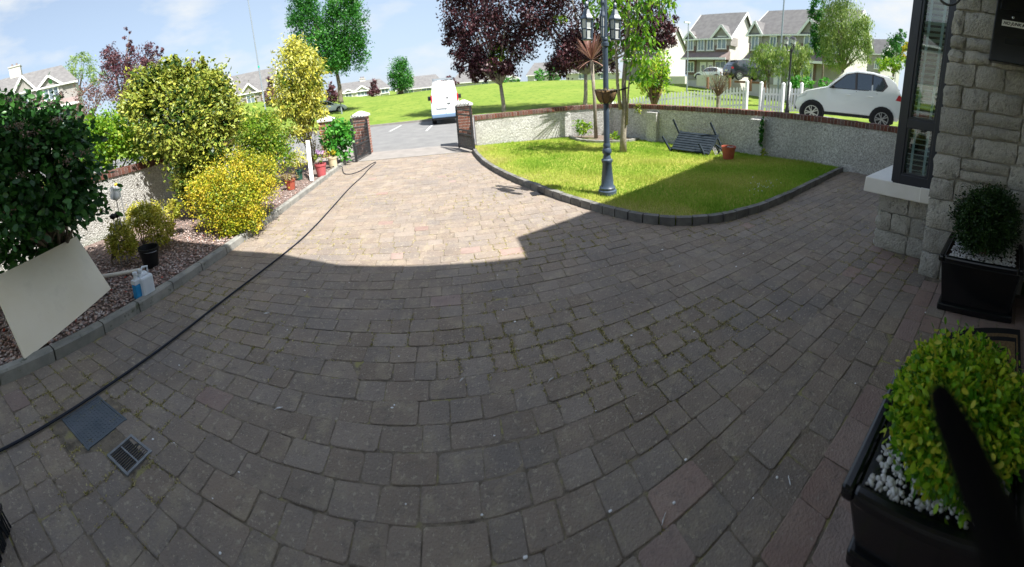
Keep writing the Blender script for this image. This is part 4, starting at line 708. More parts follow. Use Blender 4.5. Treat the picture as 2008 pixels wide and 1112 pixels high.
g = gnd(273, 584, .07); bt = thing('bottle', (g.x, g.y, .07), 'square bottle half full of bright blue liquid in front of the white jug', 'bottle'); obj('liquid', MB().box((g.x, g.y, z + .07), (.062, .085, .14)), MT['blue'], bt, bevel=.012); obj('shoulder', MB().box((g.x, g.y, z + .16), (.0615, .0845, .04)).lathe([(.03, .178), (.02, .2), (.018, .225), (.024, .226), (.024, .25)], 12, (g.x, g.y, z)), MT['plastic'], bt, bevel=.01)
a, b = gnd(200, 542, .11), gnd(275, 529, .11); tp_ = solo('tube', MB().tube([a, b], .021, 12), MT['pipewhite'], 'short white tube lying on the gravel behind the jug', 'tube', smooth=40)
# garden ornaments
def orn(name, px, py, D, gy, label, kind):
    c = at(px, py, D); t = thing(name, (c.x, c.y, .07), label, 'ornament'); obj('stake', MB().tube([Vector((c.x, c.y, .06)), c], .006, 6), MT['galv'], t)
    if kind == 'fairy':
        obj('figure', MB().lathe([(.01, -.02), (.05, 0), (.045, .05), (.02, .09), (.03, .12), (.02, .15)], 10, c), MT['white'], t, smooth=True); mb = MB()
        for k in range(4): mb.lathe([(.001, 0), (.045, .004), (.001, .008)], 8, c + Vector((0, math.cos(k*PI/2 + .7)*.06, .08 + math.sin(k*PI/2 + .7)*.05)), (0, PI/2, 0))
        obj('wing', mb, MT['white'], t)
    elif kind == 'green':
        obj('flower', MB().lathe([(.01, -.05), (.03, -.03), (.02, .01), (.035, .03), (.005, .06)], 8, c), MT['greenband'], t, smooth=True); obj('petal', MB().ico(c + Vector((0, -.045, .05)), (.02, .03, .025)), MT['yellow'], t)
    else: obj('lamp_head', MB().lathe([(.005, -.05), (.035, -.03), (.045, .0), (.012, .025)], 10, c), MT['blackmat'], t, smooth=True)
orn('garden_ornament', 228, 390, 4.35, 0, 'white winged garden ornament on a stake in front of the left wall', 'fairy')
orn('garden_windmill', 234, 368, 4.75, 0, 'small green and yellow garden windmill against the left wall', 'green')
orn('solar_light', 221, 423, 4.3, 0, 'small black solar light on a stake below the white ornament', 'lamp'); orn('solar_light', 229, 420, 4.4, 0, 'small black solar light leaning just right of its twin', 'lamp')

# big dark shrub
DS = 3.75; sb = Vector((-3.75, 1.75, .06)); t = thing('dark_shrub', sb, 'large dark green broad-leaved shrub with faded pinkish flower heads', 'shrub')
bl = [blob(70, 345, 225, 290, DS, 210), blob(20, 270, 150, 150, DS - .1, 90), blob(115, 285, 110, 110, DS, 60), blob(130, 420, 140, 180, DS - .1, 70), blob(-70, 340, 250, 270, DS - .2, 110), blob(20, 450, 180, 150, DS - .25, 60), blob(110, 440, 150, 120, DS + .15, 70), blob(60, 480, 160, 120, DS + .1, 60)]
C, O, B = clumped(bl, 20, .22, .68); keep = ~((((C - np.array(bl_)) @ np.array(nn_.normalized())) > -.05) & (C[:, 2] < .86) & (C[:, 1] < 2.35)); C, O, B = C[keep], O[keep], B[keep]; tocam = unit(np.array([[0, 0, H]]) - C); vis = (O*tocam).sum(1); order = np.argsort(-vis - .3*R.rand(len(C))); near = order[:1500]; sel = R.choice(near, 290, replace=False); rest = np.setdiff1d(np.arange(len(C)), sel)
leaves('foliage', C[rest], O[rest], .070, LF['dark'], t, .62, .25, .6, fold=.06, bias=B[rest], simple='round'); placeleaves(leafobj('leaf', 'dark', 6, .62), C[sel] + O[sel]*.03, O[sel], .080, t, .35, B[sel])
C3 = []; O3 = []
for px, py in ((25, 196), (60, 205), (95, 200), (40, 245), (10, 250), (115, 235), (60, 290), (25, 280), (150, 300), (60, 262), (110, 185), (20, 410), (120, 315), (30, 345)):
    c = at(px + rnd.uniform(-8, 8), py, DS - .42 - rnd.random()*.15); C3 += [tuple(c + Vector((rnd.gauss(0, .045), rnd.gauss(0, .045), rnd.gauss(0, .018)))) for _ in range(60)]; O3 += [(0, 0, 1)]*60
leaves('flower_heads', np.array(C3), np.array(O3, float), .018, LF['flower'], t, .9, 0, .8, simple=True)
mb = MB(); branchy(mb, sb, [Vector(b[0]) + Vector((rnd.uniform(-.2, .2), rnd.uniform(-.2, .2), rnd.uniform(-.2, .3))) for b in bl for _ in range(4)], .05, fork=.25); obj('stems', mb, MT['bark'], t, smooth=True)

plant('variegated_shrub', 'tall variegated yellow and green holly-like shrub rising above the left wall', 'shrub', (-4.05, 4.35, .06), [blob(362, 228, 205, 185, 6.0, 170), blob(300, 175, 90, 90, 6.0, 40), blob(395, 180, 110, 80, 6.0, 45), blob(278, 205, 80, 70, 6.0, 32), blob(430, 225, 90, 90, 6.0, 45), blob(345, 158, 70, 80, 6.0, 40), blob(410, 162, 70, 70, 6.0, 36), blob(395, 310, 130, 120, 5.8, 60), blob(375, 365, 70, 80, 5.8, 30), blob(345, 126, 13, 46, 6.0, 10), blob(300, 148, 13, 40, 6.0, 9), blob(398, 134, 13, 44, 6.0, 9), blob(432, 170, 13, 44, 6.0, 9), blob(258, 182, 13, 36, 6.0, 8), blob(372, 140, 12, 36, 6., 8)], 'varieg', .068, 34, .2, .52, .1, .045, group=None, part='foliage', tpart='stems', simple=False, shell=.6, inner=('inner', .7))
plant('lime_hedge', 'bright lime hedge growing behind the left wall beside the dark shrub', 'hedge', (-5.6, 4.0, .0), [blob(190, 285, 100, 110, 6.6, 80), blob(225, 262, 90, 90, 6.8, 60), blob(185, 255, 70, 50, 6.9, 30), blob(290, 285, 90, 100, 7., 50), blob(330, 290, 80, 90, 7.2, 40)], 'lime', .07, 28, .22, .55, .1, .03, inner=('lime', .5), part='foliage', tpart='stems')
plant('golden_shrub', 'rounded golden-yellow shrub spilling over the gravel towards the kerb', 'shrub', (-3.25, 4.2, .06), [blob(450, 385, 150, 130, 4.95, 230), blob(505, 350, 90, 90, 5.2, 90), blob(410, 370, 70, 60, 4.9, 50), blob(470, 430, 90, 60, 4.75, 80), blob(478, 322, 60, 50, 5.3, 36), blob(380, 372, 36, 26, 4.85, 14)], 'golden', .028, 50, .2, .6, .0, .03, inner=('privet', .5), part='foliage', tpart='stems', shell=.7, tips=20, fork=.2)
plant('privet_bush', 'loose yellow-green privet bush behind the golden shrub', 'shrub', (-3.9, 6.1, .06), [blob(505, 275, 100, 110, 7.3, 150), blob(540, 295, 70, 90, 7.2, 80), blob(470, 250, 60, 70, 7.4, 40), blob(520, 240, 50, 50, 7.4, 26)], 'privet', .05, 26, .22, .55, 0, .03, inner=('lime', .5), part='foliage', tpart='stems')
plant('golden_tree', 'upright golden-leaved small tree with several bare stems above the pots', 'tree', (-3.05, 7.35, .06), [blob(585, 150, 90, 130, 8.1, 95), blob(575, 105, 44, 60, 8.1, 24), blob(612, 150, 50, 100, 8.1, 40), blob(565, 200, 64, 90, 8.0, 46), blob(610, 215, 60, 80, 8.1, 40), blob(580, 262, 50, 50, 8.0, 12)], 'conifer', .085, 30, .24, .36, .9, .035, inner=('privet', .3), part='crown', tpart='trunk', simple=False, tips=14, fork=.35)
plant('dry_shrub', 'brown-green twiggy shrub between the golden tree and the hydrangea', 'shrub', (-3.2, 7.9, .06), [blob(622, 285, 44, 60, 8.7, 30), blob(603, 255, 40, 60, 8.5, 22)], 'dry', .06, 14, .3, .35, .5, .02, part='foliage', tpart='stems', tips=16, fork=.2)
plant('hydrangea', 'bright green hydrangea bush beside the left gate leaf', 'shrub', (-2.95, 8.65, .06), [blob(660, 275, 52, 76, 8.95, 80), blob(672, 262, 40, 50, 8.9, 30)], 'hydr', .10, 14, .22, .7, .2, .02, part='foliage', tpart='stems')
plant('dwarf_shrub', 'small yellow-green spirea mound behind the black bucket', 'shrub', (-3.75, 3.0, .06), [blob(285, 425, 80, 50, 4.75, 90), blob(310, 450, 60, 50, 4.65, 50), blob(265, 412, 30, 20, 4.7, 16)], 'spirea', .04, 30, .24, .45, 0, .012, part='foliage', tpart='stems', group='small yellow shrubs on the gravel', tips=14, fork=.15)
plant('dwarf_shrub', 'low yellow-green spirea at the left of the black bucket in the shade', 'shrub', (-3.75, 2.45, .06), [blob(238, 470, 56, 66, 4.4, 95)], 'spirea', .04, 30, .24, .45, 0, .012, part='foliage', tpart='stems', group='small yellow shrubs on the gravel', tips=10, fork=.15)
plant('dwarf_shrub', 'pale yellow spirea sprig standing under the variegated shrub', 'shrub', (-3.75, 3.6, .06), [blob(340, 412, 28, 40, 5.05, 34)], 'spirea', .04, 26, .24, .45, 0, .012, part='foliage', tpart='stems', group='small yellow shrubs on the gravel', tips=8, fork=.15)
g = gnd(571, 371, .07); p1 = pot('flower_pot', (g.x, g.y, .07), .105, .20, 'terracotta', 'brick-red pot with a pale withered plant beside the golden shrub', group='pots along the gravel bed'); C, O, B = clumped([((g.x, g.y, .33), (.13, .13, .08), 16)], 12, .3); leaves('foliage', C, O, .06, LF['dry'], p1, .3, .1, simple=True)
g = gnd(588, 352, .07); p2 = pot('flower_pot', (g.x, g.y, .07), .085, .2, 'greenpot', 'dark green pot with a variegated plant behind the red pot', group='pots along the gravel bed'); C, O, B = clumped([((g.x, g.y, .50), (.20, .20, .17), 34)], 12, .3); leaves('foliage', C, O, .06, LF['conifer'], p2, .4, .2, bias=B, simple=True)
g = gnd(631, 345, .07); p3 = pot('flower_pot', (g.x, g.y, .07), .125, .27, 'pink', 'pink-red pot with lilac flowers beside the white stake', group='pots along the gravel bed'); C, O, B = clumped([((g.x, g.y, .46), (.12, .12, .10), 14)], 12, .3); leaves('foliage', C, O, .05, LF['privet'], p3, .4, .1, simple=True); C, O, B = clumped([((g.x + .03, g.y, .58), (.08, .08, .05), 10)], 12, .3); leaves('flowers', C, O, .035, LF['lilac'], p3, .8, 0, simple=True)
g = gnd(654, 328, .07); p4 = pot('flower_pot', (g.x, g.y, .07), .11, .25, 'tan', 'tan stone pot with a yellow plant in front of the hydrangea', group='pots along the gravel bed', taper=.85); C, O, B = clumped([((g.x, g.y, .42), (.10, .10, .06), 10)], 12, .3); leaves('foliage', C, O, .05, LF['golden'], p4, .4, .1, simple=True)
a, b = gnd(612, 355, .07), at(603, 276, 7.75); solo('stake', MB().bar(a, b, .075, .03), MT['white'], 'white painted wooden stake leaning under the golden tree', 'stake')
# hose
hp = [(-2.02, -.5), (-2.04, .38), (-2.06, 1.1), (-2.03, 1.8), (-2.0, 2.4), (-1.9, 3.2), (-1.82, 3.9), (-1.83, 5.0), (-1.86, 6.2), (-1.80, 7.0), (-1.83, 7.7), (-1.78, 8.35), (-1.81, 8.5), (-1.88, 8.3), (-1.96, 7.6), (-2.1, 7.28), (-2.3, 7.35), (-2.45, 7.75), (-2.55, 8.1), (-2.66, 7.9), (-2.85, 7.5)]
solo('hose', MB().tube(smoothpts([(x, y, .014 if i < 18 else (.05 if i == 18 else .112)) for i, (x, y) in enumerate(hp)], 3), .0085, 8), MT['hose'], 'long dark hose running down the left side of the drive to the gate', 'hose', smooth=True)
# manhole cover, gully grate, small drain
mcv = thing('manhole_cover', (-1.90, .915, 0), 'blue-grey metal manhole cover set in the pavers', 'cover'); obj('plate', MB().box((-1.90, .915, -.008), (.262, .245, .018)), MT['cover'], mcv, bevel=.003); mb = MB()
for i in range(13):
    for j in range(12): mb.box((-1.90 - .117 + i*.0195, .915 - .108 + j*.0195, .0015), (.011, .006, .003), (0, 0, .78 if (i + j) % 2 else -.78))
obj('tread', mb, MT['cover'], mcv, kind='stuff'); obj('frame', MB().box((-1.90, 1.045, -.008), (.30, .012, .02)).box((-1.90, .785, -.008), (.30, .012, .02)).box((-2.038, .915, -.0075), (.012, .248, .02)).box((-1.762, .915, -.0075), (.012, .248, .02)), MT['cover'], mcv)
gr = thing('drain_grate', (-1.565, .915, 0), 'square metal gully grate with slots', 'grate'); c = Vector((-1.565, .915, -.004)); hw = .077; obj('frame', MB().box(c + Vector((0, hw, 0)), (.17, .012, .02)).box(c - Vector((0, hw, 0)), (.17, .012, .02)).box(c + Vector((hw, 0, .0005)), (.012, .142, .02)).box(c - Vector((hw, 0, -.0005)), (.012, .142, .02)), MT['galv'], gr)
for i in range(10):
    o_ = -.063 + i*.014; l = .066 - abs(o_)*.0
    obj('bar', MB().box(c + Vector((o_, (.035), -.002)), (.006, .066, .012)), MT['iron'], gr); obj('bar', MB().box(c + Vector((o_, -.036, -.002)), (.006, .066, .012)), MT['iron'], gr)
obj('cross_bar', MB().box(c, (.14, .008, .013)), MT['galv'], gr); obj('sump', MB().box(c - Vector((0, 0, .028)), (.15, .15, .01)), MT['rubber'], gr)
g = gnd(1052, 380); solo('drain_cover', MB().box((g.x, g.y, .002), (.16, .16, .016)).box((g.x, g.y, .011), (.12, .02, .006)).box((g.x, g.y + .04, .011), (.12, .02, .006)).box((g.x, g.y - .04, .011), (.12, .02, .006)), MT['iron'], 'small dark drain cover in the pavers by the lawn kerb', 'cover')

# ================================================================== BEYOND THE WALLS
# white picket fence
FP = [(1200, 199, 14.4), (1250, 190, 14.2), (1310, 181, 14), (1360, 177, 14), (1400, 174, 14), (1440, 170, 14), (1465, 168, 14)]
FP2 = [(1493, 171, 13.6), (1520, 172, 13.6), (1536, 173, 13.6)]; FP3 = [(1548, 172, 14.6), (1572, 172, 14.6)]
pk = None
def fence(pts, label, step=.125, ends=True, m='white'):
    global pk
    W = [at(*p) for p in pts]; t = thing('picket_fence', (W[0].x, W[0].y, W[0].z - .95), label, 'fence', 'white picket fences'); S = resample(W, step)
    for i, p in enumerate(S):
        d = (S[min(i + 1, len(S) - 1)] - S[max(0, i - 1)]); an = math.atan2(d.y, d.x)
        if pk is None: pk = obj('picket', MB().prism([(-.038, -.95), (.038, -.95), (.038, -.07), (0, 0), (-.038, -.07)], .022, 'y', -.011), MT['white'], None, local=True); o = pk; o.parent = t
        else: o = pk.copy(); link(o, t)
        o.location = p - wl(t) + Vector((0, 0, rnd.uniform(-.012, .012))); o.rotation_euler = (0, rnd.uniform(-.02, .02), an)
    for dz in (-.25, -.72):
        mb = MB()
        for a, b in zip(W, W[1:]): n_ = (b - a).cross(Vector((0, 0, 1))).normalized()*-.03; mb.bar(a + n_ + Vector((0, 0, dz)), b + n_ + Vector((0, 0, dz)), .03, .07)
        obj('rail', mb, MT['white'], t)
    if ends:
        for p in (W[0], W[-1]): obj('post', MB().box(p + Vector((0, 0, -.42)), (.10, .10, 1.1)).lathe([(.075, 0), (.075, .03), (.01, .09)], 4, p + Vector((0, 0, .13)), (0, 0, PI/4)), MT['white'], t)
    return t
fence(FP, 'long white picket fence rising behind the side wall to a gateway'); fence(FP2, 'short white picket fence left of the five-armed garden lamp'); fence(FP3, 'short white picket fence between the garden lamp and the white car')
# five-armed garden lamp
b = at(1543, 217, 13.); b.z = .36; top = at(1543, 98, 13.).z; t = thing('garden_lamp', b, 'black garden lamp post with a cluster of lanterns beside the white car', 'lamp post'); obj('post', MB().lathe([(.11, 0), (.09, .3), (.05, .5), (.06, .55), (.04, .6), (.035, top - b.z - .1), (.06, top - b.z), (.05, top - b.z + .05)], 10, b), MT['iron'], t, smooth=40)
for k in range(5):
    d = Vector((math.cos(k*2*PI/5 + .3), math.sin(k*2*PI/5 + .3), 0)); r_ = 0. if k == 4 else .24; o0 = Vector((b.x, b.y, top)); p = o0 + d*r_ + Vector((0, 0, .16 if r_ else .22)); obj('arm', MB().tube([o0, o0 + d*r_*.7 + Vector((0, 0, -.03)), p], .016, 6), MT['iron'], t)
    la = obj('lantern', MB().lathe([(.05, 0), (.055, .02)], 6, p), MT['iron'], t); obj('glass', MB().lathe([(.05, .02), (.075, .17)], 6, p), MT['lampglass'], la); obj('roof', MB().lathe([(.095, .17), (.05, .23), (.01, .28)], 6, p), MT['iron'], la)
# cars
def car(loc, rz, L_, W_, H_, wb, paint, label, cat='car', group=None, full=True, name='parked_car'):
    """loc = ground point under the middle; +x forward"""
    t = thing(name, loc, label, cat, group, rz); hx = lambda f: L_*(.5 - f); ks = H_/1.6; wr = .345*min(1.05, ks)
    ST = [(0, .52, .78), (.02, .72, .86), (.10, .90, .95), (.22, 1.0, .99), (.29, 1.06, 1.0), (.36, 1.27, 1.0), (.45, 1.50, 1.0), (.55, 1.585, 1.0), (.70, 1.575, 1.0), (.85, 1.50, .985), (.92, 1.34, .97), (.965, 1.09, .95), (.99, .92, .93), (1.0, .60, .90)]
    def top(f):
        for (a, ta, _), (b, tb, _) in zip(ST, ST[1:]):
            if a <= f <= b: return (ta + (tb - ta)*(f - a)/(b - a))*ks
    belt = lambda f: (.97 + .07*f)*ks
    def prof(f, wf, tp):
        w = W_/2*wf; bz = min(belt(f), tp - .03); wt = w*(1 - .30*max(0, tp - bz)/(.55*ks)); bt = (.26 if f > .02 and f < .98 else .34)*ks
        return [(w*.86, bt), (w*.99, bt + .14), (w, .62*ks if tp > .7*ks else bt + .2), (w*.965, bz), (wt, tp - .03), (wt*.86, tp)]
    V = []; Fc = []; n = 12
    for f, tz, wf in ST:
        pr_ = prof(f, wf, tz*ks); V += [(hx(f), y, z) for y, z in pr_] + [(hx(f), -y, z) for y, z in pr_[::-1]]
    for i in range(len(ST) - 1): Fc += [(i*n + k, i*n + (k + 1) % n, (i + 1)*n + (k + 1) % n, (i + 1)*n + k) for k in range(n)]
    Fc += [tuple(range(n)), tuple((len(ST) - 1)*n + k for k in range(n))]; mb = MB(); mb.v = V; mb.f = Fc; body = obj('body', mb, MT[paint], t, local=True, smooth=32)
    wid = lambda f: next(wa + (wb_ - wa)*(f - a)/(b - a) for (a, _, wa), (b, _, wb_) in zip(ST, ST[1:]) if a <= f <= b)
    def sidey(f, z):
        p = prof(f, wid(f), top(f))
        for (y0, z0), (y1, z1) in zip(p[2:], p[3:]):
            if z0 <= z <= z1: return y0 + (y1 - y0)*(z - z0)/max(1e-6, z1 - z0)
        return p[3][0]
    def panel(name, poly, sgn, m, par, off=.006, th=.01):
        q = [(hx(f), sgn*(sidey(f, z*ks) + off), z*ks) for f, z in poly]; mbb = MB(); k = len(q); mbb.add(q + [(x, y - sgn*th*2.5, z) for x, y, z in q], [tuple(range(k)), tuple(range(k, 2*k))[::-1]] + [(i, (i + 1) % k, k + (i + 1) % k, k + i) for i in range(k)]); return obj(name, mbb, MT[m], par, local=True)
    for sg in (1, -1):
        panel('window_trim', [(.305, 1.015), (.36, 1.19), (.455, 1.445), (.55, 1.52), (.70, 1.515), (.80, 1.455), (.845, 1.22), (.80, 1.06), (.6, 1.03)], sg, 'trim', t, .003, .006)
        for poly in ([(.335, 1.035), (.375, 1.17), (.46, 1.415), (.535, 1.485), (.545, 1.04)], [(.565, 1.042), (.557, 1.49), (.69, 1.487), (.695, 1.06)], [(.708, 1.063), (.703, 1.485), (.785, 1.43), (.822, 1.22), (.79, 1.09)]): panel('window', poly, sg, 'carglass', t, .009, .008)
        if full:
            for f in (.325, .555, .745): panel('door_gap', [(f, .42), (f + .0045, .42), (f + .0045, 1.0), (f, 1.0)], sg, 'trim', t, .002, .004)
            for f in (.49, .69): obj('door_handle', MB().box((hx(f), sg*(sidey(f, .88*ks) + .012), .88*ks), (.17, .025, .03)), MT[paint], t, local=True, bevel=.006)
        obj('sill_cladding', MB().box((0, sg*W_*.478, .31*ks), (wb - .6, .05, .10)), MT['trim'], t, local=True)
        mm = obj('mirror', MB().box((hx(.345), sg*(W_/2 + .07), 1.06*ks), (.10, .16, .12)), MT['trim'], t, local=True, bevel=.03)
        panel('tail_light', [(.925, .86), (.985, .84), (.985, .98), (.95, 1.02)], sg, 'redlight', t, .008, .01); panel('headlight', [(.02, .66), (.10, .74), (.11, .84), (.035, .70)], sg, 'lampglass', t, .008, .01)
        for cx_ in (wb/2 + L_*.01, -wb/2 + L_*.01):
            cz = wr; a = MB(); N_ = 20
            a.prism([(cx_ + (wr + .075)*math.cos(k*2*PI/N_), max(cz + (wr + .075)*math.sin(k*2*PI/N_), .20)) for k in range(N_)], .05*sg, 'y', sg*(W_/2 - .043)); obj('wheel_arch', a, MT['trim'], t, local=True)
            w_ = obj('wheel', MB().lathe([(wr*.66, -.11), (wr*.94, -.11), (wr, -.07), (wr, .07), (wr*.94, .11), (wr*.66, .112), (wr*.62, .06), (wr*.2, .05)], 24, (cx_, sg*(W_/2 - .07), cz), (-sg*PI/2, 0, 0)), MT['tyre'], t, local=True, smooth=40)
            rim = MB().lathe([(wr*.60, .0), (wr*.67, .0), (wr*.67, .118), (wr*.60, .118)], 24, (cx_, sg*(W_/2 - .07), cz), (-sg*PI/2, 0, 0), cap=False).lathe([(wr*.14, .03), (wr*.14, .115), (wr*.05, .12)], 12, (cx_, sg*(W_/2 - .07), cz), (-sg*PI/2, 0, 0))
            for k in range(5):
                for da in (-.13, .13): an = k*2*PI/5 + da; rim.bar((cx_ + .1*wr*math.cos(an), sg*(W_/2 + .038), cz + .1*wr*math.sin(an)), (cx_ + .64*wr*math.cos(an + da*.6), sg*(W_/2 + .042), cz + .64*wr*math.sin(an + da*.6)), .02, .035)
            obj('rim', rim, MT['alloy'], w_, local=True)
    q = lambda f, z, w: [(hx(f), w, z*ks), (hx(f), -w, z*ks)]
    a, b = q(.30, 1.10, W_*.40), q(.445, 1.50, W_*.335); obj('windscreen', MB().add([Vector(p) + Vector((.02, 0, .02)) for p in (a[0], a[1], b[1], b[0])], [(0, 1, 2, 3)]), MT['carglass'], t, local=True)
    a, b = q(.86, 1.46, W_*.34), q(.958, 1.12, W_*.40); obj('rear_window', MB().add([Vector(p) + Vector((-.018, 0, .018)) for p in (a[0], a[1], b[1], b[0])], [(0, 1, 2, 3)]), MT['carglass'], t, local=True)
    obj('bumper', MB().box((hx(.995), 0, .42*ks), (.08, W_*.86, .2)), MT['trim'], t, local=True, bevel=.03); obj('bumper', MB().box((hx(.004), 0, .42*ks), (.07, W_*.76, .2)), MT['trim'], t, local=True, bevel=.03)
    obj('plate', MB().box((hx(1.0) - .03, 0, .72*ks), (.02, .52, .11)), MT['white'], t, local=True)
    obj('spoiler', MB().box((hx(.865), 0, 1.515*ks), (.26, W_*.62, .03), (0, -.12, 0)), MT[paint], t, local=True, bevel=.01); return t
p1, p2 = at(1594, 218, 12.5), at(1731, 225, 12.5); m = (p1 + p2)/2; dd = p1 - p2; wbs = math.hypot(dd.x, dd.y); rz = math.atan2(dd.y, dd.x); nrm2 = Vector((math.sin(rz), -math.cos(rz), 0))
side = 1 if (Vector((0, 0, 0)) - m).dot(Vector((-math.sin(rz), math.cos(rz), 0))) > 0 else -1
cc = Vector((m.x, m.y, .37)) - Vector((-math.sin(rz), math.cos(rz), 0))*side*.86
car(cc, rz, wbs*1.55, 1.82, 1.96, wbs, 'carwhite', 'white hatchback SUV parked on the neighbouring drive beyond the side wall')
g = at(1463, 158, 30); car((g.x, g.y, g.z), math.radians(-20), 3.6, 1.7, 1.62, 2.2, 'carblack', 'black car parked in front of the pale gable houses', full=False)
g = at(1392, 153, 37); car((g.x, g.y, g.z - .25), math.atan2(g.y, g.x) + PI/2 - .35, 3.0, 1.5, 1.35, 1.9, 'carwhite', 'small white car parked at the foot of the first gabled house', full=False)
g = at(640, 206, 33); car((g.x, g.y, zt(g.x, g.y) - .2), math.radians(20), 3.6, 1.6, 1.3, 2.2, 'carwhite', 'distant white car half hidden behind the golden tree', full=False)
# white van seen from behind
vb = at(877, 250, 16.2); vb.z = 0; rzv = math.atan2(vb.y, vb.x); t = thing('van', vb, 'white van parked nose-in across the road, seen from behind between the gates', 'van', None, rzv); Wv = 1.28
V = []; Fc = []; n = 12
for x, sc_, tz, bz in ((0, .97, 1.02, .30), (.02, 1., 1.06, .28), (.10, .99, 1.62, .26), (.17, .97, 1.84, .26), (.30, 1., 1.93, .26), (2.0, 1., 1.93, .26), (2.5, .98, 1.75, .26), (2.9, .97, 1.2, .26), (3.5, .9, .95, .28), (3.62, .8, .6, .32)):
    h = Wv/2*sc_; bl = min(1.05, tz - .02); wt = h*(1 - .24*max(0, tz - bl)/.9); pr_ = [(h*.93, bz), (h, bz + .12), (h, .7 if tz > .8 else bz + .2), (h*.98, bl), (wt, tz - .05), (wt*.82, tz)]; V += [(x, y, z) for y, z in pr_] + [(x, -y, z) for y, z in pr_[::-1]]
for i in range(9): Fc += [(i*n + k, i*n + (k + 1) % n, (i + 1)*n + (k + 1) % n, (i + 1)*n + k) for k in range(n)]
Fc += [tuple(range(n)), tuple(9*n + k for k in range(n))]; mb = MB(); mb.v = V; mb.f = Fc; obj('body', mb, MT['carwhite'], t, local=True, smooth=35)
obj('bumper', MB().box((-.03, 0, .40), (.14, Wv*.98, .17)), MT['bluetrim'], t, local=True, bevel=.03); obj('lower_bumper', MB().box((-.01, 0, .275), (.12, Wv*.94, .1)), MT['trim'], t, local=True, bevel=.02)
obj('plate', MB().box((-.02, .16, .80), (.03, .40, .12)), MT['sill'], t, local=True); obj('plate_recess', MB().box((-.008, .16, .86), (.03, .5, .26)), MT['white'], t, local=True, bevel=.01); obj('badge', MB().lathe([(.055, 0), (.04, .015)], 16, (.035, -.12, 1.17), (0, -PI/2, 0)), MT['chrome'], t, local=True); obj('door_gap', MB().box((.055, -.02, 1.12), (.02, .008, 1.3), (0, .13, 0)), MT['trim'], t, local=True); obj('handle', MB().box((.0, -.16, .92), (.03, .16, .035)), MT['trim'], t, local=True)
for s in (1, -1):
    obj('tail_light', MB().box((.065, s*Wv*.455, 1.18), (.10, .06, .34), (0, .15, 0)), MT['redlight'], t, local=True, bevel=.015); obj('mirror', MB().box((2.5, s*(Wv/2 + .12), 1.15), (.10, .2, .22)), MT['trim'], t, local=True, bevel=.03)
    for x in (.62, 2.9): w_ = obj('wheel', MB().lathe([(.2, -.1), (.31, -.1), (.33, -.06), (.33, .06), (.31, .1), (.2, .1)], 20, (x, s*(Wv/2 - .08), .33), (PI/2, 0, 0)), MT['tyre'], t, local=True, smooth=40); obj('hub', MB().lathe([(.19, -.102), (.19, .102)], 16, (x, s*(Wv/2 - .08), .33), (PI/2, 0, 0)), MT['alloy'], w_, local=True)
rk = MB()
for x in (.35, .9, 1.5, 2.0): rk.bar((x, -.48, 2.04), (x, .48, 2.04), .035)
for s in (-.46, .46): rk.bar((.3, s, 2.06), (2.05, s, 2.06), .03)
for x in (.35, 2.0):
    for s in (-.46, .46): rk.bar((x, s, 1.9), (x, s, 2.06), .03)
obj('roof_rack', rk, MT['pole'], t, local=True)

